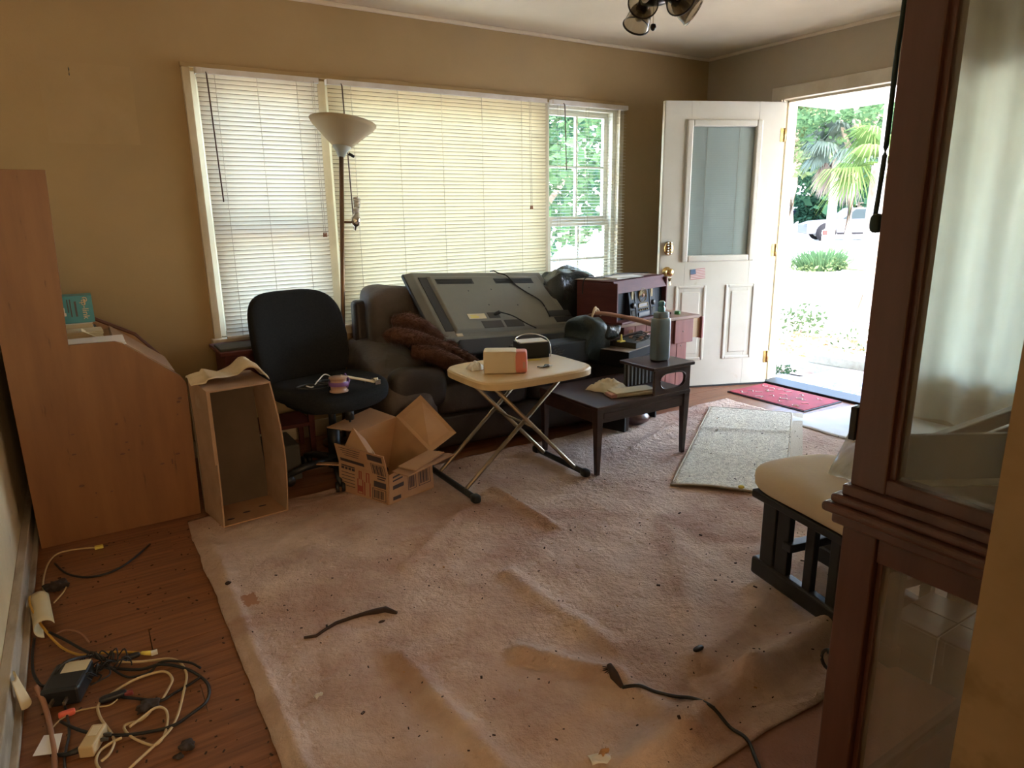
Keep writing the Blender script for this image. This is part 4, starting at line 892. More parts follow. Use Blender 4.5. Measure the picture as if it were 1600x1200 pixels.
part('bun_foot', MB().lathe([(0, 0), (.055, 0), (.088, .02), (.095, .045), (.075, .075), (.03, .088), (0, .09)], (0, 0, 0), 28), 'curio', bun)
part('foot_cap', MB().lathe([(0, .09), (.028, .089), (.03, .105), (0, .108)], n=16), 'darkwood', bun)

# ================================================================= STEP END TABLE
ct = thing('step_table', 'dark wooden two-tier step table with oval cut-out end, holding the grey bottle', 'table', (2.38, 2.72, .012))
x0, x1, y0, y1 = 2.055, 2.70, 2.475, 2.975
part('lower_top', MB().box(x0, x1, y0, y1, .355, .375), 'darkwood', ct, world=True, bev=.004)
part('apron', MB().box(x0+.02, x1-.02, y0+.012, y0+.028, .285, .355).box(x0+.02, x1-.02, y1-.028, y1-.012, .285, .355).box(x0+.012, x0+.028, y0+.02, y1-.02, .285, .355).box(x1-.028, x1-.012, y0+.02, y1-.02, .285, .355), 'darkwood', ct, world=True, bev=.002)
part('apron_bead', MB().box(x0+.05, x1-.05, y0+.008, y0+.014, .305, .335), 'darkwood', ct, world=True, bev=.002)
for x, y in ((x0+.022, y0+.022), (x1-.022, y0+.022), (x0+.022, y1-.022), (x1-.022, y1-.022)):
    sx = 1 if x < 2.3 else -1; sy = 1 if y < 2.7 else -1
    part('leg', MB().hexa([(x-.011, y-.011, .013), (x+.011, y-.011, .013), (x+.011, y+.011, .013), (x-.011, y+.011, .013)], [(x-.02, y-.02, .357), (x+.02, y-.02, .357), (x+.02, y+.02, .357), (x-.02, y+.02, .357)]), 'darkwood', ct, world=True, bev=.002)
part('upper_top', MB().box(2.415, 2.715, y0-.01, 2.73, .508, .526), 'darkwood', ct, world=True, bev=.004)
# end panel with stadium hole
def panel(yc):
    mb = MB(); X0, X1, Z0, Z1 = 2.44, 2.695, .375, .508; cx, cz = (X0+X1)/2, (Z0+Z1)/2; n = 40; outer = []; inner = []
    for i in range(n):
        a = 2*PI*i/n; c_, s__ = math.cos(a), math.sin(a)
        k = 1/max(abs(c_), abs(s__)); outer.append((cx+(X1-X0)/2*c_*k, cz+(Z1-Z0)/2*s__*k))
        ex = math.copysign(abs(c_)**.55, c_); ez = math.copysign(abs(s__)**.8, s__)
        inner.append((cx+.092*ex, cz+.043*ez))
    vs = []
    for yy in (yc-.008, yc+.008):
        vs += [(x, yy, z) for x, z in outer]+[(x, yy, z) for x, z in inner]
    fs = []
    for i in range(n):
        j = (i+1) % n
        fs += [(i, j, n+j, n+i), (2*n+j, 2*n+i, 3*n+i, 3*n+j), (n+i, n+j, 3*n+j, 3*n+i), (j, i, 2*n+i, 2*n+j)]
    return mb.add(vs, fs)
part('end_panel', panel(y0+.012), 'darkwood', ct, world=True); part('back_panel', MB().box(2.44, 2.695, 2.704, 2.72, .375, .508), 'slate', ct, world=True)
for i in range(9): part('rib', MB().box(2.452+.027*i, 2.462+.027*i, 2.698, 2.704, .377, .506), 'housegrey', ct, world=True, bev=.002)
part('hole_rim', MB().tube([(2.5675+.092*math.copysign(abs(math.cos(a))**.55, math.cos(a)), y0+.003, .4415+.043*math.copysign(abs(math.sin(a))**.8, math.sin(a))) for a in [i*PI/20 for i in range(40)]], .004, 5, closed=True), 'darkwood', ct, world=True)
# bottle
bo = thing('bottle', 'tall grey-blue squeeze bottle with clear blue cap on the upper tier of the step table', 'bottle', (2.585, 2.60, .5262))
part('bottle_body', MB().sup((0, 0, .115), (.052, .036, .115), .18, .5, nu=36, nv=18, fn=lambda v: Vector((v.x*(1-.02*(v.z > .05)), v.y, v.z))), 'bottle', bo)
part('shoulder', MB().sup((0, 0, .235), (.042, .030, .028), .3, .6, nu=32, nv=10), 'bottle', bo)
part('liquid_band', MB().sup((0, 0, .222), (.0435, .0315, .010), .25, .6, nu=32, nv=8), 'beltan', bo)
part('cap', MB().lathe([(.018, .255), (.020, .258), (.019, .287), (.013, .292), (.018, .297), (.018, .312), (.010, .320), (0, .321)], n=20), 'bottlecap', bo)
# grocery papers on lower tier
def crump(cx, cy, w_, d_, h_, s_, a=0):
    def f(u, v):
        e = math.sin(PI*u)**.5*math.sin(PI*v)**.5
        x = (u-.5)*w_*(1+.15*nz(v*4+s_, s_)); y = (v-.5)*d_*(1+.2*nz(u*4, s_+3))
        p = rz(R(a)) @ Vector((x, y, 0)); return (cx+p.x, cy+p.y, .3775+h_*e*(.55+.6*abs(nz(u*5+s_, v*5))))
    return MB().grid(f, 22, 18, th=.001)
single('paper_bag', crump(2.34, 2.74, .19, .15, .065, 2.2, 20), 'cream', 'crumpled cream paper bag on the lower tier of the step table', 'bag')
fd = thing('folded_bag', 'flat folded cream paper bag with pink printed end beside the crumpled one', 'bag', (2.34, 2.60, .3755))
part('folded_paper', MB().box(-.13, .13, -.05, .05, 0, .018).xf(T(.02, -.02, 0) @ rz(R(-14))), 'cream', fd, bev=.006)
part('paper_ply', MB().box(-.11, .13, -.045, .048, .018, .026).xf(T(.02, -.02, 0) @ rz(R(-10))), 'cream', fd, bev=.003)
part('pink_print', MB().box(-.132, -.10, -.051, .02, .002, .0192).xf(T(.02, -.02, 0) @ rz(R(-14))), 'pinkp', fd)

# ================================================================= FOLDING TRAY TABLE
tt = thing('folding_table', 'cream topped folding tray table with crossed metal legs in front of the sofa', 'table', (1.71, 2.74, .012))
def rrect(cx, cy, a, b, n=64, e=.45):
    return [(cx+a*math.copysign(abs(math.cos(t))**e, math.cos(t)), cy+b*math.copysign(abs(math.sin(t))**e, math.sin(t))) for t in [2*PI*i/n for i in range(n)]]
def lid(cx, cy, a, b, prof, e=.45, n=64):
    mb = MB(); vs = []; fs = []
    for ins, z in prof: vs += [(x, y, z) for x, y in rrect(cx, cy, a-ins, b-ins, n, e)]
    for i in range(len(prof)-1):
        for j in range(n): fs.append((i*n+j, i*n+(j+1) % n, (i+1)*n+(j+1) % n, (i+1)*n+j))
    fs += [tuple(range(n))[::-1], tuple(range((len(prof)-1)*n, len(prof)*n))]
    return mb.add(vs, fs, False)
part('table_top', lid(1.705, 2.635, .310, .235, [(.012, .562), (.001, .566), (.0, .592), (.005, .600), (.014, .603), (.020, .6035)], .42), 'tabletop', tt, world=True)
for k, yy in enumerate((2.60, 2.98)):
    pass
Z = .555
for yy, s_ in ((2.66, 0), (2.93, 0)):
    part('leg', MB().tube([(1.405, yy, .03), (1.405+.02, yy, .05), (1.90, yy-.12, Z)], .0105, 8), 'metal', tt, world=True)
for yy in (2.60, 2.87):
    part('leg', MB().tube([(2.02, yy, .03), (2.00, yy, .05), (1.50, yy-.06, Z)], .0105, 8), 'metal', tt, world=True)
part('foot_bar', MB().tube([(1.405, 2.555, .030), (1.405, 3.04, .030)], .015, 10), 'blackpl', tt, world=True)
part('foot_bar', MB().tube([(2.02, 2.52, .030), (2.02, 2.95, .030)], .015, 10), 'blackpl', tt, world=True)
for x, y in ((1.405, 2.555), (1.405, 3.04), (2.02, 2.52), (2.02, 2.95)): part('rubber_foot', MB().sup((x, y, .031), (.021, .026, .020), .6, .6, nu=14, nv=8), 'blackrub', tt, world=True)
part('pivot_rod', MB().tube([(1.715, 2.53, .325), (1.715, 2.90, .325)], .006, 8), 'metal', tt, world=True)
part('cross_rail', MB().box(1.50, 1.52, 2.50, 2.80, .548, .562).box(1.89, 1.91, 2.50, 2.80, .548, .562), 'metal', tt, world=True)
# on the tray table
zt_ = .6045
jug = thing('tub', 'cream carton-like tub lying on its side with a coral lid on the tray table', 'tub', (1.585, 2.575, zt_), rz=R(-33))
part('tub_body', MB().sup((-.018, 0, .052), (.075, .048, .051), .10, .16, nu=40, nv=16), 'tub', jug)
part('tub_lid', MB().sup((.071, 0, .0505), (.034, .046, .050), .3, .2, nu=36, nv=16), 'coral', jug)
part('lid_slot', MB().box(.085, .097, -.0475, -.042, .025, .055), 'pinkp', jug)
single('tissue', crump(1.505, 2.70, .07, .07, .05, 6.1).xf(T(0, 0, zt_-.3775+.001)), 'paper', 'crumpled white tissue left of the cream tub on the tray table', 'tissue')
bb = thing('black_box', 'black box with white lid and wire loop behind the cream tub on the tray table', 'box', (1.875, 2.785, zt_), rz=R(-15))
part('box_body', MB().box(-.078, .078, -.055, .055, 0, .078), 'blackpl', bb, bev=.003)
part('box_lid', MB().box(-.070, .070, -.048, .048, .078, .082), 'paper', bb)
part('wire_loop', MB().tube(smooth_path([(-.085, -.05, .085), (-.07, .03, .093), (0, .06, .105), (.06, .03, .098), (.082, -.03, .08), (.084, -.058, .03), (.08, -.06, .004)], 6), .003, 6), 'chrome', bb)
single('curled_wire', MB().tube([(1.965+.014*math.cos(i*.8)+.001*i, 2.70+.010*math.sin(i*.8), zt_+.008+.0016*abs(26-i)) for i in range(40)], .002, 5), 'slate', 'springy dark wire curling behind the right end of the black box', 'wire')
single('sticky_note', MB().box(-.045, .04, -.015, .015, 0, .0012, T(1.83, 2.705, zt_) @ rz(R(-15))), 'yellow', 'yellow paper slip under the front of the black box', 'paper')
kk = thing('keys', 'small bunch of dark keys near the front of the tray table', 'keys', (1.80, 2.545, zt_))
part('key_ring', MB().tube([(.018+.012*math.cos(a), .012*math.sin(a), .0025) for a in [i*PI/8 for i in range(16)]], .0014, 5, closed=True), 'chrome', kk)
for k in range(3): part('key', MB().box(-.045, -.008, -.005, .005, .001+.003*k, .0035+.003*k, rz(R(-22+30*k))).box(-.008, .012, -.010, .010, .001+.003*k, .0035+.003*k, rz(R(-22+30*k))), 'blackpl' if k != 1 else 'metal', kk)

# ================================================================= OTTOMAN (right)
ot = thing('ottoman', 'glider ottoman with tan cushion and black slatted base behind the glass cabinet', 'ottoman', (1.98, 1.17, .012), rz=R(-12))
part('cushion', MB().sup((0.02, -.08, .405), (.20, .33, .055), .55, .4, nu=48, nv=20, fn=lambda v: Vector((v.x, v.y, v.z+.012*nz(v.x*6, v.y*6)))), 'cushion', ot)
part('seat_frame', MB().box(-.17, .20, -.36, .20, .335, .365), 'blackpl', ot, bev=.006)
for xx in (-.10, .18):
    part('base_rail', MB().box(xx-.022, xx+.022, -.36, .235, .018, .085), 'blackpl', ot, bev=.012, seg=3)
    for yy, w_ in ((.17, .032), (.10, .028), (-.02, .018), (-.12, .018), (-.22, .018), (-.32, .03)): part('slat', MB().box(xx-.012, xx+.012, yy-w_/1, yy+w_/1, .08, .34), 'blackpl', ot, bev=.003)
part('cross_bar', MB().box(-.12, .19, .05, .09, .18, .21), 'blackpl', ot, bev=.003)
part('cross_bar', MB().box(-.12, .19, -.25, -.21, .18, .21), 'blackpl', ot, bev=.003)
part('foam_edge', MB().sup((-.19, .23, .362), (.012, .010, .006), 1, 1, nu=8, nv=6), 'yellow', ot)
single('plastic_cover', MB().grid(lambda u, v: (1.97+.20*u, 1.00+.20*v+.04*u, .465+.15*u*v+.012*nz(u*5, v*5)+.01), 12, 12, th=.002), glass_mat('milky_plastic', (.9, .9, .88), haze=.45, hazec=(.7, .7, .66)), 'milky plastic sheet standing on the tan ottoman cushion', 'sheet')
cu = thing('curtain', 'long pale curtain over the window right of the doorway, behind the glass cabinet', 'curtain', (4.30, 1.3, .03))
part('curtain_panel', MB().grid(lambda u, v: (4.31+.028*math.sin(u*52+.6*math.sin(u*17)), .42+1.75*u, .04+2.37*v), 160, 6, th=.0), 'curtain', cu, world=True)
part('curtain_rod', MB().cyl((4.31, .38, 2.40), (4.31, 2.22, 2.40), .012, 10), 'metal', cu, world=True)
# low tiled box on the floor, seen through the lower pane
tx = thing('tiled_plinth', 'low dark grey tiled plinth with white joints, seen through the lower cabinet glass', 'plinth', (1.98, .66, .014))
part('core', MB().box(1.858, 2.08, .36, .895, .008, .155), 'grout', tx, world=True)
for i in range(4): part('tile', MB().box(1.850, 1.858, .365+.133*i, .365+.133*i+.127, .012, .155), 'greytile', tx, world=True, bev=.001)
for i in range(4):
    for jx in range(2): part('tile', MB().box(1.856+.112*jx, 1.856+.112*jx+.108, .365+.133*i, .365+.133*i+.127, .155, .162), 'greytile', tx, world=True, bev=.001)

# ================================================================= CURIO CABINET
cc = thing('curio_cabinet', 'tall cherry-stained glass display cabinet against the near wall stub', 'cabinet', (1.5, .49, 0))
X0, X1, Y0, Y1 = 1.10, 1.93, .345, .632
zl0, zl1 = .08, .80      # lower section
zu0, zu1 = .835, 2.05
ps = .062
def post(x, y, z0, z1, s=ps, d=ps): return MB().box(x, x+s, y-d, y, z0, z1)
for x in (X0, X1-ps):
    part('post', post(x, Y1, 0, zl1), 'curio', cc, world=True, bev=.003)
    part('post', post(x, Y0+.03, 0, zl1, d=.03), 'curio', cc, world=True, bev=.003)
    part('post', post(x+.004, Y1-.002, zu0, zu1), 'curio', cc, world=True, bev=.003)
    part('post', post(x+.004, Y0+.03, zu0, zu1, d=.03), 'curio', cc, world=True, bev=.003)
    xs = (x+.006, x+.045)
    part('side_rail', MB().box(*xs, Y0+.03, Y1-ps, zl0, .16), 'curio', cc, world=True, bev=.003)
    part('side_rail', MB().box(*xs, Y0+.03, Y1-ps, .708, zl1), 'curio', cc, world=True, bev=.003)
    part('side_rail', MB().box(*xs, Y0+.03, Y1-ps, zu0, .862), 'curio', cc, world=True, bev=.003)
    part('side_rail', MB().box(*xs, Y0+.03, Y1-ps, 1.97, zu1), 'curio', cc, world=True, bev=.003)
    part('side_pane', MB().box(x+.022, x+.026, Y0+.03, Y1-ps, .862, 1.97), 'curiopane', cc, world=True)
    part('side_pane', MB().box(x+.022, x+.026, Y0+.03, Y1-ps, .16, .708), 'curiolow', cc, world=True)
    part('glazing_bead', MB().box(x+.014, x+.034, Y1-ps-.010, Y1-ps, .16, .708).box(x+.014, x+.034, Y1-ps-.012, Y1-ps, .862, 1.97), 'curio', cc, world=True, bev=.002)
part('base', MB().box(X0-.012, X1+.012, Y0, Y1+.012, 0, .08), 'curio', cc, world=True, bev=.006)
part('waist_moulding', MB().box(X0-.028, X1+.028, Y0, Y1+.030, .782, .800), 'curio', cc, world=True, bev=.007, seg=3)
part('waist_moulding', MB().box(X0-.014, X1+.014, Y0, Y1+.016, .760, .782), 'curio', cc, world=True, bev=.005, seg=3)
part('waist_moulding', MB().box(X0-.018, X1+.018, Y0, Y1+.020, .800, .816), 'curio', cc, world=True, bev=.006, seg=3)
part('waist_deck', MB().box(X0+.002, X1+.006, Y0, Y1+.006, .80, .808), 'innerdeck', cc, world=True)
part('deck_frame', MB().box(X0-.006, X0+.01, Y0, Y1+.006, .816, .835).box(X1-.01, X1+.006, Y0, Y1+.006, .816, .835).box(X0+.01, X1-.01, Y1-.01, Y1+.006, .816, .835), 'curio', cc, world=True, bev=.003)
A0, A1 = Vector((1.235, .628, 0)), Vector((1.70, .346, 0)); nv = Vector((-.5185, -.855, 0))
def inner(z0_, z1_, off, t_): 
    a_, b_ = A0+nv*off, A1+nv*off
    return MB().hexa([(p.x, p.y, z0_) for p in (a_+nv*t_, b_+nv*t_, b_, a_)], [(p.x, p.y, z1_) for p in (a_+nv*t_, b_+nv*t_, b_, a_)])
part('inner_rail', inner(.808, .905, .004, .010), 'innerrail', cc, world=True)
part('inner_ledge', inner(.808, .818, .014, .03), 'innerdeck', cc, world=True)
part('cornice', MB().box(X0-.03, X1+.03, Y0, Y1+.03, zu1, zu1+.06), 'curio', cc, world=True, bev=.01)
for za, zb_, nm in ((.10, .755, 'lower'), (.85, 1.97, 'upper')):
    dd = part('door', MB().box(X0+ps, X0+ps+.045, Y1-.022, Y1-.002, za, zb_).box(X1-ps-.045, X1-ps, Y1-.022, Y1-.002, za, zb_).box(X0+ps+.045, X1-ps-.045, Y1-.022, Y1-.002, za, za+.03).box(X0+ps+.045, X1-ps-.045, Y1-.022, Y1-.002, zb_-.04, zb_), 'curio', cc, world=True, bev=.003)
    o = part('door_pane', MB().box(X0+ps+.045, X1-ps-.045, Y1-.014, Y1-.010, za+.03, zb_-.04), 'pane', dd, world=True)
part('ring_pull', MB().cyl((X0+.035, Y1, .47), (X0+.035, Y1+.02, .47), .006, 8).tube([(X0+.035, Y1+.018+.014*math.sin(a), .452+.020*math.cos(a)) for a in [i*PI/8 for i in range(16)]], .0035, 6, closed=True), 'blackpl', cc, world=True)
part('door_catch', MB().box(X0+.004, X0+.03, Y1, Y1+.012, .915, .975), 'blackpl', cc, world=True, bev=.002)
single('hanging_cord', MB().tube(smooth_path([(1.158, .655, 2.10), (1.156, .66, 1.85), (1.154, .66, 1.624), (1.153, .662, 1.551), (1.156, .664, 1.484), (1.155, .664, 1.406), (1.150, .664, 1.335), (1.143, .662, 1.295)], 6), .0042, 8).sup((1.138, .655, 1.285), (.010, .010, .016), .7, .7, nu=12, nv=8), 'gcord', 'dark green cord hanging down the corner of the glass cabinet', 'cord')

# ================================================================= CEILING FAN
fn_ = thing('ceiling_fan', 'bronze ceiling fan with smoky glass lights, its lamps and pull chain dipping into view', 'fan', (2.04, 2.16, 2.02))
part('canopy', MB().lathe([(0, .42), (.075, .42), (.07, .38), (.02, .37), (.014, .30)], n=24), 'fan', fn_)
part('motor_housing', MB().lathe([(.014, .31), (.10, .30), (.125, .26), (.115, .20), (.06, .17), (.045, .14), (.055, .10), (.05, .07), (0, .06)], n=28), 'fan', fn_)
for i in range(5):
    a = R(18+72*i); m_ = rz(a)
    bl = part('blade', MB().box(.16, .62, -.065, .065, .262, .268, m_), 'darkwood', fn_, bev=.003)
    part('blade_iron', MB().box(.09, .20, -.015, .015, .255, .262, m_), 'fan', bl)
for i, (dx, dy) in enumerate(((-.115, -.075), (-.04, -.18), (.115, -.05), (.05, .14))):
    ln = math.hypot(dx, dy); dv = Vector((dx/ln, dy/ln, -.85)).normalized() if i != 2 else Vector((dx/ln, dy/ln, -.6)).normalized()
    q = Vector((0, 0, 1)).rotation_difference(dv).to_matrix().to_4x4(); c0 = Vector((dx*.62, dy*.62, .095))
    arm = part('lamp_arm', MB().tube([(0, 0, .10), (dx*.4, dy*.4, .115), tuple(c0)], .007, 8), 'fan', fn_)
    part('lamp_holder', MB().lathe([(0, -.02), (.022, -.018), (.026, .03), (0, .035)], c0, 18, m=q), 'fan', arm)
    part('glass_shade', MB().lathe([(.026, .01), (.04, .03), (.047, .055), (.052, .085), (.0545, .10)], c0, 28, m=q), 'smoke', arm)
    part('shade_rim', MB().lathe([(.0530, .097), (.0570, .099), (.0575, .103), (.0530, .103), (.0530, .097)], c0, 28, m=q), 'fan' if i != 2 else 'chrome', arm)
    part('filament_bulb', MB().lathe([(.008, .03), (.016, .06), (.012, .075), (0, .08)], c0, 14, m=q), 'bulb', arm)
part('pull_chain', MB().cyl((0.02, 0.02, .07), (.022, .022, -.001), .0012, 5), 'brass', fn_)
part('chain_ball', MB().lathe([(0, -.022), (.008, -.018), (.0125, -.008), (.010, .002), (.003, .005), (0, .006)], (.022, .022, 0), 16), 'fan', fn_)

# ================================================================= CORDS AND LITTER
def cord(pts, r, m, label, cat='cord', name='loose_cord', lift=.0, wob=0):
    P = [Vector(p)+Vector((0, 0, lift+wob*abs(math.sin(i*1.7)))) for i, p in enumerate(pts)]
    return single(name, MB().tube(smooth_path(P, 5), r, 6), m, label, cat)
z = .008
yc = thing('network_cable', 'yellow network cable with clear plug running from the wall across the wood floor', 'cable', (-.15, 2.4, .003))
ye = [(-.266, 2.732, .02), (-.292, 2.667, .05), (-.296, 2.622, .06), (-.284, 2.541, .055), (-.251, 2.435, .03), (-.212, 2.339, .012), (-.174, 2.278, z), (-.143, 2.249, z), (-.089, 2.228, z), (-.041, 2.199, z), (0, 2.166, z)]
part('lead', MB().tube(smooth_path(ye, 5), .0038, 7), 'ycord', yc, world=True)
part('boot', MB().cyl((0, 2.166, z), (.024, 2.150, z), .0055, 8, .0075), 'yellow', yc, world=True); part('plug', MB().box(.024, .042, 2.140, 2.152, .003, .014), 'paper', yc, world=True)
y2 = thing('network_cable', 'pale yellow cable with plug curling out from beneath the desk corner', 'cable', (-.2, 3.0, .003))
part('lead', MB().tube(smooth_path([(-.098, 3.051, z), (-.161, 3.078, z), (-.224, 3.079, z), (-.255, 3.017, z), (-.268, 2.907, z), (-.27, 2.816, z), (-.262, 2.74, z)], 5), .0036, 7), 'ivcord', y2, world=True)
part('plug', MB().box(-.10, -.070, 3.040, 3.058, .003, .013), 'yellow', y2, world=True)
cord([(.093, 2.958, z), (.012, 2.841, z), (-.059, 2.787, z), (-.132, 2.795, z), (-.196, 2.87, z), (-.236, 2.989, z)], .0042, 'bcord', 'black cord arcing over the wood floor just in front of the desk')
cord([(-.193, 2.781, z), (-.208, 2.717, z), (-.235, 2.656, z)], .003, 'ivcord', 'short ivory cord end behind the curled card by the left wall')
cord([(-.229, 2.433, z), (-.196, 2.44, z), (-.157, 2.392, z), (-.136, 2.32, z)], .0028, 'tan', 'thin brown lead arching beside the curled card')
cord([(-.077, 2.149, .02), (-.003, 2.118, z), (.066, 2.089, z), (.094, 2.047, z), (.102, 1.976, z), (.083, 1.895, z), (.06, 1.814, z), (.034, 1.76, z), (-.007, 1.721, z), (-.06, 1.677, z), (-.12, 1.62, z)], .0038, 'ivcord', 'largest loop of ivory flex, reaching toward the carpet edge')
cord([(.03, 1.9, z), (.053, 1.945, z), (.064, 1.979, z), (.053, 2.024, z), (.022, 2.039, z), (-.037, 2.025, .014), (-.094, 2.002, z), (-.122, 1.972, z), (-.119, 1.914, z), (-.099, 1.839, z), (-.092, 1.792, z), (-.105, 1.753, z), (-.123, 1.737, z)], .0038, 'ivcord', 'middle S-shaped ivory flex crossing the black loops')
cord([(.002, 1.871, z), (-.025, 1.843, z), (-.066, 1.843, z), (-.057, 1.795, z), (-.024, 1.74, z), (-.003, 1.722, z), (.018, 1.745, z), (.033, 1.804, z), (.032, 1.851, z), (.011, 1.861, .016), (-.026, 1.839, .016), (-.055, 1.819, .016)], .0036, 'ivcord', 'small diamond-shaped loop of ivory flex inside the black loop')
cord([(-.075, 1.798, z), (-.103, 1.792, z), (-.126, 1.775, z), (-.134, 1.741, z), (-.124, 1.701, z), (-.10, 1.66, z)], .0038, 'ivcord', 'ivory flex bending beside the cream plug')
cord([(-.209, 1.956, z), (-.173, 1.896, z), (-.128, 1.846, z), (-.075, 1.806, z), (-.021, 1.783, z), (.04, 1.769, z), (.093, 1.793, z), (.133, 1.822, z), (.148, 1.882, z), (.135, 1.943, z), (.101, 2.009, z), (.046, 2.057, .016), (-.007, 2.075, z), (-.057, 2.112, z), (-.12, 2.15, .02)], .0045, 'bcord', 'widest black cord loop around the ivory flex', wob=.002)
cord([(.14, 1.972, .018), (.113, 2.018, .02), (.047, 2.067, .018), (.013, 2.051, z), (-.03, 2.052, z), (-.059, 2.082, z), (-.098, 2.152, .02)], .0035, 'bcord', 'wavy black cord lying along the top of the wide loop')
cord([(-.065, 1.973, z), (-.018, 1.932, z), (.024, 1.896, z), (.061, 1.909, z), (.1, 1.924, z), (.134, 1.933, .014)], .004, 'bcord', 'black cord with a dark plug crossing inside the wide loop')
cord([(-.231, 1.935, z), (-.209, 1.965, z), (-.172, 1.977, z), (-.129, 1.967, z), (-.096, 1.955, z), (-.075, 1.97, z)], .0022, 'ivcord', 'very thin pale wire passing the orange tag')
cord([(-.239, 2.414, .03), (-.195, 2.335, .03), (-.148, 2.243, .03), (-.097, 2.163, .025)], .0045, 'bcord', 'straight black cord running from curled card to adapter')
cord([(-.284, 2.444, z), (-.285, 2.322, z), (-.276, 2.22, z), (-.245, 2.13, .02), (-.19, 2.12, .08), (-.128, 2.20, .03)], .0042, 'bcord', 'black cord bending round behind the adapter against the baseboard')
cord([(-.262, 2.085, .055), (-.245, 2.03, .035), (-.237, 1.983, z), (-.228, 1.899, .012), (-.221, 1.829, .012), (-.218, 1.72, z)], .007, 'tan', 'flat brown flex dropping from the torn wall paper')
cord([(-.20, 2.02, z), (-.19, 1.90, z), (-.20, 1.80, z), (-.195, 1.68, z)], .0035, 'tvdark', 'dark grey cord running toward the viewer left of the cream plug')
tg = MB()
random.seed(14)
for k in range(11):
    c0 = Vector((-.10+random.uniform(-.05, .04), 2.14+random.uniform(-.07, .05), .012)); ph = random.random()*6; rr = random.uniform(.02, .05)
    tg.tube(smooth_path([c0+Vector((rr*math.cos(ph+j*.8), rr*.7*math.sin(ph+j*.8), .004*j*(j % 2)+.002*j)) for j in range(9)], 4), .0022, 5)
single('cable_tangle', tg, 'bcord', 'knot of thin black wires bunched right of the adapter', 'cable')
ad = thing('power_adapter', 'big black power adapter block with a cream label among the cords', 'adapter', (-.185, 2.10, .003), rz=R(-18))
part('adapter_body', MB().box(-.048, .048, -.075, .055, 0, .055), 'blackpl', ad, bev=.008)
part('adapter_label', MB().box(-.02, .045, .0, .05, .0552, .0562), 'cream', ad)
part('prong', MB().box(-.02, -.014, -.10, -.075, .02, .03).box(.014, .02, -.10, -.075, .02, .03), 'metal', ad)
rl_ = MB()
def rollf(u, v):
    a = R(20)+R(240)*u; r_ = .030
    return (-.262+r_*math.cos(a)+(.5-v)*.02, 2.44+.22*v, .034+r_*math.sin(a))
single('curled_card', MB().grid(rollf, 20, 8, th=.0015), 'cream', 'curled cream card sleeve propped against the left baseboard', 'card')
single('cord_tag', MB().sup((-.195, 1.98, .010), (.020, .008, .008), .4, .4, m=None, nu=16, nv=8), 'orange', 'bright orange-red plastic tag on the floor below the adapter', 'tag')
single('white_card', MB().slab([(-.244, 1.907, .016), (-.204, 1.895, .013), (-.214, 1.821, .013), (-.266, 1.839, .016)][::-1], (0, 0, 1), .001), 'paper', 'small blank white card on the floor by the baseboard', 'card')
pg = thing('plug_adapter', 'cream block plug with black lead beside the white card', 'plug', (-.138, 1.81, .003), rz=R(-24))
part('plug_body', MB().box(-.018, .018, -.038, .045, 0, .032), 'ivcord', pg, bev=.004)
part('socket_face', MB().box(-.010, .010, .0, .035, .032, .034), 'cream', pg)
part('prong', MB().box(.018, .036, .00, .004, .012, .020).box(.018, .036, .018, .022, .012, .020), 'slate', pg)
part('lead', MB().tube([(-.018, -.02, .014), (-.05, -.03, .010), (-.09, -.02, .006)], [.009, .006, .004], 8), 'bcord', pg)
single('inline_plug', MB().sup((-.085, 1.985, .011), (.035, .011, .009), .5, .5, nu=16, nv=8), 'blackpl', 'black in-line plug lying across the cords near the red connector', 'plug')
single('red_connector', MB().box(-.058, -.036, 1.972, 1.984, .004, .016), mat('dull_red_plastic', (.24, .04, .035), rough=.5), 'dull red connector at the end of the black in-line plug', 'plug', bev=.002)
single('black_plug', MB().sup((-.03, 2.165, .008), (.026, .009, .007), .5, .5, nu=16, nv=8), 'blackpl', 'small black plug under the yellow network cable end', 'plug')
# torn wallpaper on left wall: curled strip and exposed patch
tw = thing('torn_wallpaper', 'torn curled strip of wall covering hanging at the left baseboard', 'wallpaper', (LX+.03, 2.0, .1))
part('curled_strip', MB().grid(lambda u, v: (LX+.034+.022*math.sin(PI*v)*(.4+u*.6)+.012*u, 2.10-.045*v-.03*u, .112-.075*u+.006*math.sin(v*6)), 10, 12, th=.002), 'cream', tw, world=True)
part('torn_edge', MB().tube(smooth_path([(LX+.001, 2.07, .122), (LX+.002, 1.98, .15), (LX+.002, 1.88, .14), (LX+.002, 1.78, .18), (LX+.002, 1.70, .17)], 5), .006, 5), 'tan', tw, world=True)
# dust clumps
for k, (x, y, r_, lab) in enumerate(((.066, 1.672, .020, 'fuzzy dark dust clump nearest the viewer on the wood floor'), (-.007, 1.886, .026, 'dark dust clump inside the black cord loop'), (-.227, 2.77, .035, 'dust clump near the pale yellow cable by the wall'), (.04, 1.649, .012, 'tiny dust clump beside the nearest dust clump'))):
    single('dust_clump', MB().sup((x, y, .002+r_*.4), (r_, r_*.8, r_*.42), 1, 1, nu=24, nv=14, fn=lambda v: v*(1+.7*nz(v.x*90, v.y*90, v.z*90))), 'dust', lab, 'dust')
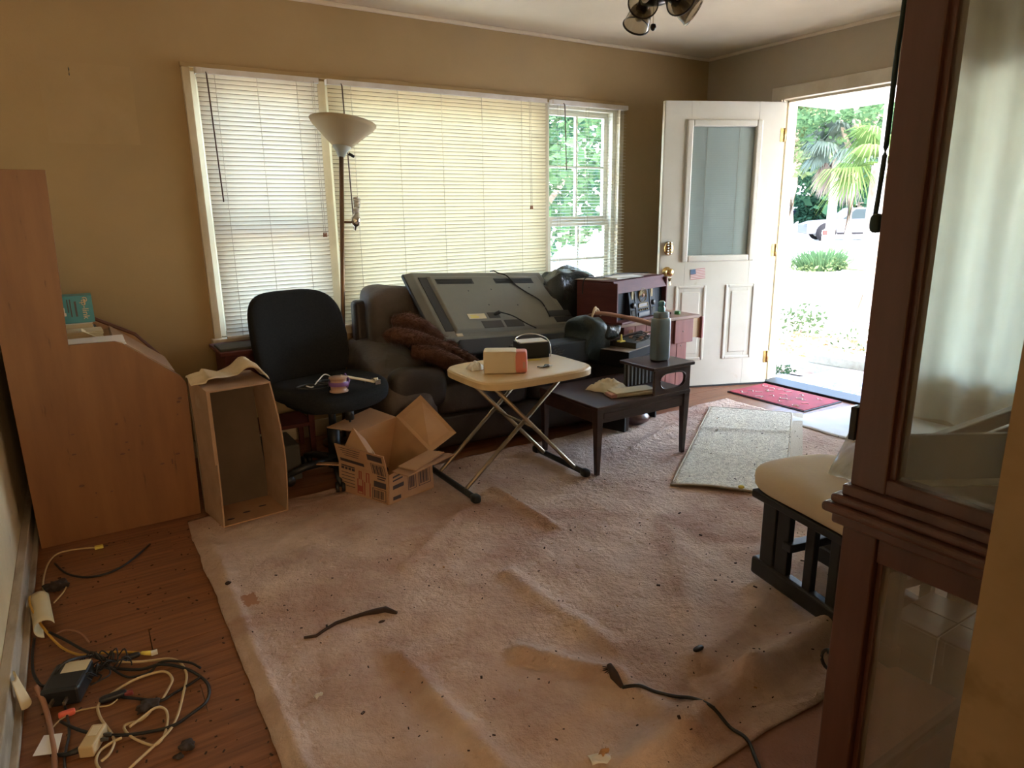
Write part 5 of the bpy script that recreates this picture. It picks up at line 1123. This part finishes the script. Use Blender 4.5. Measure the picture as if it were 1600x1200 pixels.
# debris on the carpet
def onc(x, y, dz=.0): return (x, y, carpet_z(x, y)+dz)
strap = [(.44, 1.954), (.475, 1.943), (.513, 1.962), (.551, 1.977), (.597, 1.973), (.646, 1.974), (.684, 1.963), (.716, 1.953), (.738, 1.911)]
single('charred_strap', MB().tube([onc(*p, .005) for p in strap], [.004, .005, .005, .006, .006, .007, .011, .012, .005], 7), 'debris', 'ragged black strap lying on the middle left of the carpet', 'strap')
single('lint_scrap', MB().sup(onc(.68, 1.90, .003), (.012, .005, .004), 1, 1, nu=12, nv=6), 'debris', 'small black shred just below the ragged strap', 'scrap')
cr = [(1.121, 1.279), (1.114, 1.248), (1.114, 1.214), (1.147, 1.184), (1.182, 1.157), (1.217, 1.115), (1.238, 1.068), (1.244, 1.01), (1.252, .956), (1.26, .918), (1.25, .888), (1.229, .859), (1.19, .80)]
ec = thing('frayed_cord', 'black cord with a frayed end snaking over the front of the carpet', 'cord', onc(1.18, 1.1))
part('lead', MB().tube(smooth_path([onc(*p, .005) if p[1] > .9 else (p[0], p[1], .010) for p in cr[2:]], 5), .0048, 7), 'bcord', ec, world=True)
fr_ = MB().tube([onc(*cr[0], .010), onc(*cr[1], .014), onc(*cr[2], .006)], [.008, .014, .006], 8)
for k in range(14): fr_.tube([onc(1.12, 1.265, .012), (1.12+random.uniform(-.018, .018), 1.27+random.uniform(-.01, .03), .03+random.uniform(0, .015))], [.003, .001], 4)
part('frayed_end', fr_, 'debris', ec, world=True)
def scrap(x, y, s, m, lab, cat='scrap', name='paper_scrap', a=0, hgt=.004):
    return single(name, MB().grid(lambda u, v: tuple(Vector(onc(x, y, .002))+(rz(a) @ Vector(((u-.5)*s*(1+.3*v), (v-.5)*s*.6, hgt*abs(math.sin(u*4+v*3)))))), 6, 5, th=.0008), m, lab, cat)
scrap(.398, 1.664, .022, 'paper', 'white torn paper flake near the left carpet edge', a=.4, hgt=.008)
scrap(.909, 1.056, .050, 'paper', 'white paper scrap at the bottom middle of the carpet', a=-.5, hgt=.006)
scrap(.925, 1.066, .024, 'crumb', 'brown flake lying on the bottom white paper scrap', a=.2, hgt=.012)
scrap(3.10, 2.62, .016, 'paper', 'tiny white flake at the far end of the woven runner', a=.2, hgt=.022)
single('dark_pod', MB().sup(onc(1.40, 1.20, .006), (.020, .009, .007), .8, .8, m=None, nu=16, nv=8), 'blackpl', 'smooth black pod lying on the right front of the carpet', 'pod')
single('dry_leaf', MB().grid(lambda u, v: (2.40+.03*(u-.5), 1.66+.018*(v-.5), carpet_z(2.4, 1.66)+.004+.006*abs(u-.5)), 4, 3, th=.001), 'inkred', 'small reddish dry leaf near the ottoman', 'leaf')
single('stain_patch', MB().grid(lambda u, v: (.345+.05*(u-.5)*(1+.5*nz(v*5, 1)), 2.29+.075*(v-.5)*(1+.5*nz(u*5, 2)), carpet_z(.345+.05*(u-.5), 2.29+.075*(v-.5))+.0012), 8, 8), 'tan', 'wet-looking brown stain near the left carpet edge', 'stain')
single('black_flake', MB().sup(onc(.30, 2.42, .004), (.012, .010, .005), 1, 1, nu=10, nv=6, fn=lambda v: v*(1+.5*nz(v.x*200, v.y*200))), 'debris', 'black flake on the left carpet edge above the brown stain', 'scrap')
random.seed(33)
db = MB(); dc = MB()
for k in range(1900):
    x = .3+random.random()**.9*3.3; y = .95+random.random()*2.1
    if nz(x*2.1, y*2.1, 3) < random.uniform(-.5, .25): continue
    if random.random() > .35+.5*(1-abs(y-1.5)/1.6): continue
    s = random.uniform(.0010, .0030)*(2.0 if random.random() < .05 else 1); c_ = onc(x, y, .001)
    if 2.2 < x < 3.9 and 1.75 < y < 3.0: c_ = (c_[0], c_[1], c_[2]+.016)
    a = random.random()*PI; m_ = T(*c_) @ rz(a)
    (db if random.random() < .9 else dc).box(-s*random.uniform(.7, 2.2), s, -s*.6, s*.6, 0, s*.7, m_)
single('carpet_litter', db, 'debris', 'fine dark crumbs and shreds scattered all over the carpet', 'litter', kind='stuff')
single('carpet_litter', dc, 'crumb', 'fine light tan crumbs scattered all over the carpet', 'litter', kind='stuff')
fd_ = MB()
for k in range(190):
    x = random.uniform(-.28, .26); y = 1.3+random.random()*1.8; s = random.uniform(.0012, .004)
    fd_.box(-s*random.uniform(.8, 2), s, -s*.6, s*.6, 0, s*.5, T(x, y, .0005) @ rz(random.random()*PI))
single('floor_litter', fd_, 'debris', 'dark grit scattered over the wood floor strip by the desk', 'litter', kind='stuff')
single('storage_bin', MB().box(.60, .82, 3.30, 3.55, .012, .20), 'slate', 'dark grey bin in the shade behind the tall cardboard box', 'bin', bev=.01)

# ================================================================= OUTDOORS
GZ = -.15
struct('ground', MB().box(WX+.14, 120, -60, 100, GZ-.2, GZ), 'drive')
struct('ground_side', MB().box(-60, WX+.14, WY+.15, 100, GZ-.2, GZ), 'drive')
struct('porch_floor', MB().box(WX+.14, 5.42, 1.2, 3.30, GZ, -.03), 'concrete', bev=.005)
struct('porch_step', MB().box(WX+.14, 5.05, 3.305, 5.2, GZ, -.08), 'timber', bev=.005)
single('outdoor_mat', MB().box(4.62, 5.05, 2.35, 3.05, -.0295, -.020), mat('blue_tan_mat', (.62, .48, .34), (.14, .22, .55), rough=.9, scale=4, stretch=(3, 7, 1), lo=.5, hi=.53, detail=2), 'blue and tan patterned mat on the porch slab outside the door', 'mat')
struct('porch_ceiling', MB().box(WX+.14, 6.9, -1.0, 4.58, 2.30, 2.36), 'porch')
for i in range(14):
    o = part('porch_board', MB().box(WX+.16, 6.88, -.95+i*.39, -.95+i*.39+.384, 2.287, 2.30), 'porch', bpy.data.objects['porch_ceiling'], bev=.002)
struct('roof', MB().hexa([(LX-1, -3.2, 2.58), (6.95, -3.2, 2.40), (6.95, 4.7, 2.40), (LX-1, 4.7, 2.58)], [(LX-1, -3.2, 2.9), (6.95, -3.2, 2.62), (6.95, 4.7, 2.62), (LX-1, 4.7, 2.9)]), 'roof')
single('ceiling_hook', MB().tube([(5.35, 3.52, 2.287), (5.35, 3.52, 2.26), (5.355, 3.50, 2.24), (5.35, 3.48, 2.25)], .004, 6), 'metal', 'small hook screwed into the white porch ceiling', 'hook')
# timbers edging the bed
for nm, p, lab in (('landscape_timber', [(5.62, 4.15), (5.40, 3.24), (5.52, 3.21), (5.75, 4.12)], 'lower grey landscape timber edging the flower bed by the porch'),):
    single(nm, MB().hexa([(x, y, GZ) for x, y in p], [(x, y, -.055) for x, y in p]), 'timber', lab, 'timber', bev=.01)
t2 = thing('landscape_timber', 'short upper grey timber with a tan cut end stacked at the bed corner', 'timber', (5.6, 3.4, -.055))
part('timber_length', MB().hexa([(5.50, 3.66, -.055), (5.56, 3.10, -.055), (5.72, 3.12, -.055), (5.66, 3.68, -.055)], [(5.50, 3.66, .03), (5.56, 3.10, .03), (5.72, 3.12, .03), (5.66, 3.68, .03)]), 'timber', t2, world=True, bev=.008)
part('cut_end', MB().hexa([(5.485, 3.10, -.15), (5.74, 3.12, -.15), (5.74, 3.115, -.15), (5.485, 3.095, -.15)], [(5.485, 3.10, .03), (5.74, 3.12, .03), (5.74, 3.115, .03), (5.485, 3.095, .03)]), 'endgrain', t2, world=True)
struct('soil_bed', MB().grid(lambda u, v: (5.3+2.6*u, 2.6+3.6*v, GZ+.012+.03*abs(nz(u*9, v*12))), 30, 30), 'soil')
def tufts(mb, cx, cy, r, n, h, gz=GZ, w_=.006, lean=.5, seed=1):
    rn = random.Random(seed)
    for i in range(n):
        a = rn.random()*2*PI; q = r*math.sqrt(rn.random()); b = Vector((cx+q*math.cos(a), cy+q*math.sin(a), gz)); d_ = Vector((math.cos(a), math.sin(a), 0))*lean*rn.random()*h*(.3+q/r)
        hh = h*rn.uniform(.5, 1); s_ = Vector((-math.sin(a+.5), math.cos(a+.5), 0))*w_
        m_ = b+d_*.4+Vector((0, 0, hh*.6)); t_ = b+d_+Vector((0, 0, hh)); mb.add([b-s_, b+s_, m_+s_*.8, m_-s_*.8, t_], [(0, 1, 2, 3), (3, 2, 4)])
    return mb
def leafy(mb, c, h, n, s, seed, flat=.6):
    rn = random.Random(seed)
    for i in range(n):
        d_ = Vector((rn.gauss(0, 1), rn.gauss(0, 1), rn.gauss(0, 1))).normalized(); rr = rn.random()**.35
        p = Vector(c)+Vector((d_.x*h[0]*rr, d_.y*h[1]*rr, d_.z*h[2]*rr)); p += Vector((nz(p.x*1.3, p.y*1.3, p.z), nz(p.y*1.3, p.z*1.3), nz(p.x, p.z*1.2, 4)))*s*6
        a = Vector((rn.gauss(0, 1), rn.gauss(0, 1), rn.gauss(0, .6))).normalized(); b = a.cross(Vector((rn.gauss(0, 1), rn.gauss(0, 1), rn.gauss(0, 1)))).normalized(); k = s*rn.uniform(.6, 1.3)
        mb.add([p-a*k, p+b*k*.45, p+a*k, p-b*k*.45], [(0, 1, 2, 3)])
    return mb
def plant(name, lab, cat, x, y, h, r, n, m, s=.03, gz=GZ, seed=1, grp=None):
    t = thing(name, lab, cat, (x, y, gz), group=grp)
    part('stem', MB().tube([(0, 0, 0), (.02, 0, h*.3), (.0, .02, h*.7)], [.012, .009, .004], 6).tube([(0, 0, h*.1), (r*.4, r*.3, h*.6)], [.008, .003], 5).tube([(0, 0, h*.1), (-r*.4, -r*.3, h*.6)], [.008, .003], 5), 'bark', t)
    part('foliage', leafy(MB(), (0, 0, h*.55), (r, r, h*.5), n, s, seed), m, t, kind='stuff'); return t
plant('weed', 'leafy yellow-green weed growing in the flower bed by the timbers', 'weed', 6.9, 4.72, .34, .24, 260, 'leaf3', .035, seed=4)
plant('weed', 'low green ground plant on the slab beside the doorway', 'weed', 5.05, 3.60, .05, .10, 90, 'leaf1', .02, gz=-.08, seed=8)
plant('weed', 'sparse pale weed right of the tall weed behind the cut timber', 'weed', 7.0, 3.9, .16, .40, 160, 'leaf3', .03, seed=6)
single('leaf_litter', leafy(MB(), (6.3, 3.9, GZ+.04), (.6, .9, .02), 700, .03, 12), 'endgrain', 'brown fallen leaves strewn over the flower bed', 'leaves', kind='stuff')
bs = thing('ornamental_grass', 'round clump of long green blades beside the white drive', 'plant', (15.0, 9.9, GZ))
part('blades', tufts(MB(), 0, 0, .45, 900, .62, gz=0, w_=.012, lean=1.1, seed=3), 'leaf1', bs, kind='stuff')
part('crown', leafy(MB(), (0, 0, .12), (.6, .5, .14), 400, .06, 9), 'leaf3', bs, kind='stuff')
struct('lawn', MB().hexa([(14.2, 3, GZ), (16.0, 3, GZ), (21, 12.2, GZ), (15.9, 11.0, GZ)], [(14.2, 3, GZ+.03), (16.0, 3, GZ+.03), (21, 12.2, GZ+.03), (15.9, 11.0, GZ+.03)]), 'grass')
mk = thing('marker_post', 'short post with a red reflector standing behind the grass clump', 'post', (17.6, 11.6, GZ))
part('stake', MB().box(-.03, .03, -.03, .03, 0, .85), 'timber', mk); part('reflector', MB().box(-.09, .09, -.05, -.03, .72, .84), 'tail', mk); part('stake', MB().box(.2, .25, -.03, .03, 0, .7), 'timber', mk)
# vehicles
def wheel(t, x, y, r=.34, w_=.22):
    wq = part('wheel', MB().lathe([(0, -w_/2), (r*.62, -w_/2), (r*.9, -w_/2), (r, -w_*.3), (r, w_*.3), (r*.9, w_/2), (r*.62, w_/2), (0, w_/2)], (x, y, r), 22, m=Matrix.Rotation(PI/2, 4, 'X')), 'tyre', t)
    part('hubcap', MB().lathe([(0, -.01), (r*.6, -.006), (r*.55, .006), (0, .01)], (x, y-w_/2-.004, r), 16, m=Matrix.Rotation(PI/2, 4, 'X')), 'chrome', wq)
car = thing('car', 'white car parked across the drive beyond the palm', 'car', (30.1, 18.3, GZ), rz=R(-42))
bp = [(-2.3, .30), (-2.3, .72), (-1.9, .86), (-.95, .93), (-.35, 1.42), (.9, 1.44), (1.6, .98), (2.2, .90), (2.3, .35)]
body = MB().slab([(x, -.85, z) for x, z in bp], (0, 1, 0), 1.7)
part('body', body, 'carwhite', car, bev=.05, seg=3)
part('side_window', MB().slab([(-.80, -.855, .95), (-.30, -.855, 1.36), (.82, -.855, 1.37), (1.35, -.855, .98)], (0, 1, 0), 1.712), 'carglass', car)
part('window_pillar', MB().box(.18, .26, -.87, -.85, .93, 1.40), 'carwhite', car)
part('wheel_arch', MB().lathe([(0, 0), (.43, 0), (.43, .02), (0, .02)], (-1.45, -.845, .36), 20, m=mR).lathe([(0, 0), (.43, 0), (.43, .02), (0, .02)], (1.4, -.845, .36), 20, m=mR), 'tyre', car)
part('sill', MB().box(-1.0, 1.0, -.87, -.85, .28, .36), 'tyre', car); part('headlamp', MB().box(-2.31, -2.1, -.80, -.45, .62, .74), 'carglass', car)
for x in (-1.45, 1.4):
    for y in (-.78, .78): wheel(car, x, y)
tr = thing('pickup_truck', 'dark blue pickup truck with red tail lamp at left of the doorway view', 'truck', (53.6, 38.4, GZ), rz=R(-20))
part('bed', MB().box(-1.4, 1.2, -.95, .95, .65, 1.25).box(-1.45, 1.25, -1.0, 1.0, .55, .72), 'carblue', tr, bev=.05)
part('cab', MB().slab([(-3.2, -.9, .6), (-3.2, -.9, 1.2), (-2.8, -.9, 1.9), (-1.5, -.9, 1.9), (-1.4, -.9, .6)], (0, 1, 0), 1.8), 'carblue', tr, bev=.05)
part('cab_window', MB().box(-2.7, -1.6, -.92, .92, 1.3, 1.8), 'carglass', tr)
part('tail_lamp', MB().box(1.18, 1.28, -.96, -.75, .8, 1.2).box(1.18, 1.28, .75, .96, .8, 1.2), 'tail', tr); part('bumper', MB().box(1.2, 1.35, -.9, .9, .45, .6), 'chrome', tr)
for x in (-2.4, .5):
    for y in (-.85, .85): wheel(tr, x, y, .4, .28)
# houses across the street
hs = thing('brick_house', 'red brick house with white trim half hidden behind trees across the street', 'house', (71.5, 47.5, GZ), rz=R(-55))
part('wall', MB().box(-4.2, 9, -3, 3, 0, 2.9), 'brick', hs)
part('roof', MB().slab([(-4.6, -3.8, 2.9), (-4.6, 3.8, 2.9), (-4.6, 0, 4.6)], (1, 0, 0), 14.4), 'roof', hs)
part('fascia', MB().box(-4.6, 9.8, -3.85, -3.7, 2.75, 3.0), 'housewhite', hs)
for x in (-.5, 4):
    wq = part('window', MB().box(x-.9, x+.9, -3.08, -2.98, .9, 2.3), 'housewhite', hs); part('pane', MB().box(x-.75, x+.75, -3.12, -3.05, 1.0, 2.2), 'carglass', wq)
part('porch_column', MB().box(-2.9, -2.6, -3.7, -3.5, 0, 2.8).box(1.7, 2.0, -3.7, -3.5, 0, 2.8), 'housewhite', hs)
h2_ = thing('grey_house', 'pale grey garage building behind the blue pickup truck', 'house', (64.2, 48.6, GZ), rz=R(-55))
part('wall', MB().box(-5, 3.0, -3, 3, 0, 3.2), 'housegrey', h2_); part('garage_door', MB().box(-3.6, -.6, -3.1, -2.98, 0, 2.4), 'housewhite', h2_)
part('corner_board', MB().box(.4, .8, -3.1, -2.95, 0, 3.2), 'housewhite', h2_); part('roof', MB().box(-5.3, 3.4, -3.4, 3.4, 3.2, 3.5), 'housewhite', h2_)
# trees and shrubs
def tree(lab, x, y, h, r, zc, n, s, m, seed, name='tree', trunk=.2):
    t = thing(name, lab, 'tree', (x, y, GZ))
    part('trunk', MB().tube([(0, 0, 0), (.1, .1, zc*.4), (0, .2, zc)], [trunk, trunk*.8, trunk*.5], 8).tube([(.05, .1, zc*.5), (r*.4, -r*.2, zc*1.1)], [trunk*.5, trunk*.2], 6).tube([(.05, .1, zc*.5), (-r*.4, r*.2, zc*1.05)], [trunk*.5, trunk*.2], 6), 'bark', t)
    part('foliage', leafy(MB(), (0, 0, zc), (r, r, h), n, s, seed), m, t, kind='stuff'); return t
tree('tall deep green tree filling the left of the doorway view above the truck', 40, 31.5, 4.8, 5.5, 6.6, 8000, .3, 'leaf2', 1, trunk=.35)
tree('yellow-green tree in the middle of the doorway view', 34, 24.5, 3.6, 4.4, 6.6, 8000, .2, 'leaf3', 2, trunk=.28)
tree('bright green tree hanging over the top right of the doorway view', 22, 13.6, 2.4, 3.6, 5.8, 8000, .12, 'leaf1', 3, trunk=.2)
tree('large deep green tree behind the silver palm', 50, 30, 6, 8, 7.5, 5200, .55, 'leaf2', 5, trunk=.4)
tree('tall distant tree behind the red brick house', 84, 52, 8, 12, 9, 4500, .9, 'leaf2', 6, trunk=.5)
tree('broad distant tree above the grey garage', 80, 66, 9, 13, 9, 4500, .9, 'leaf1', 7, trunk=.5)
tree('rounded dark shrub in front of the brick house', 52.0, 34.9, 1.4, 2.2, 1.5, 2200, .25, 'leaf2', 8, 'shrub', .1)
tree('second rounded shrub right of the dark one before the brick house', 54, 34.1, 1.2, 2.0, 1.3, 2000, .25, 'leaf1', 9, 'shrub', .1)
tree('sunlit tree outside the narrow right window', 6.3, 9.2, 1.8, 2.6, 2.6, 5200, .10, 'leaf1', 10, trunk=.12)
tree('tall dark tree behind the sunlit one outside the right window', 8.8, 14.5, 3.2, 4, 3.6, 5200, .18, 'leaf2', 11, trunk=.2)
def palm(lab, x, y, trunk_h, nf, L_, m, seed, droop=1, nl=34, wl=.022, dead=0, z0=GZ):
    t = thing('palm_tree', lab, 'palm', (x, y, z0)); rn = random.Random(seed)
    part('trunk', MB().tube([(0, 0, 0), (.04, .03, trunk_h*.5), (0, 0, trunk_h)], [.17, .14, .13], 12), 'bark', t)
    for i in range(nf):
        az = 2*PI*i/nf+rn.uniform(-.2, .2); el = rn.uniform(-.35, 1.1); ln = L_*rn.uniform(.8, 1.1); mm = m
        if i < dead: el = rn.uniform(-1.1, -.7); mm = 'palmdead'
        d_ = Vector((math.cos(az)*math.cos(el), math.sin(az)*math.cos(el), math.sin(el))); c0 = Vector((0, 0, trunk_h)); hub = c0+d_*ln*.45+Vector((0, 0, -.06*ln))
        mb = MB().tube([c0, c0+d_*ln*.25, hub], [.018, .013, .009], 5)
        side = d_.cross(Vector((0, 0, 1))).normalized(); upv = side.cross(d_).normalized()
        for k in range(nl):
            a = R(-125+250*k/(nl-1)); dr = (d_*math.cos(a)+side*math.sin(a)).normalized(); l2 = ln*.62*(1-.25*abs(a)/2.2)*rn.uniform(.9, 1.05)
            p1 = hub+dr*l2*.5+upv*.05*ln-Vector((0, 0, .02)); p2 = hub+dr*l2*.95-Vector((0, 0, droop*.30*ln*rn.uniform(.6, 1.1))); sd2 = dr.cross(upv).normalized()*wl
            mb.add([hub, p1-sd2, p2, p1+sd2], [(0, 1, 2, 3)])
        part('frond', mb, mm, t)
    return t
palm('green fan palm with drooping fronds in front of the white car', 8.62, 4.96, 1.98, 16, .85, 'palm', 4, droop=1.1, wl=.014)
palm('silvery pale fan palm with dead hanging fronds farther down the street', 21.9, 14.2, 3.3, 20, 1.6, 'palmblue', 6, droop=1.2, dead=5, wl=.05)
struct('porch_post', MB().box(6.83, 6.89, 3.93, 3.99, GZ, 2.3), 'porch', bev=.005)
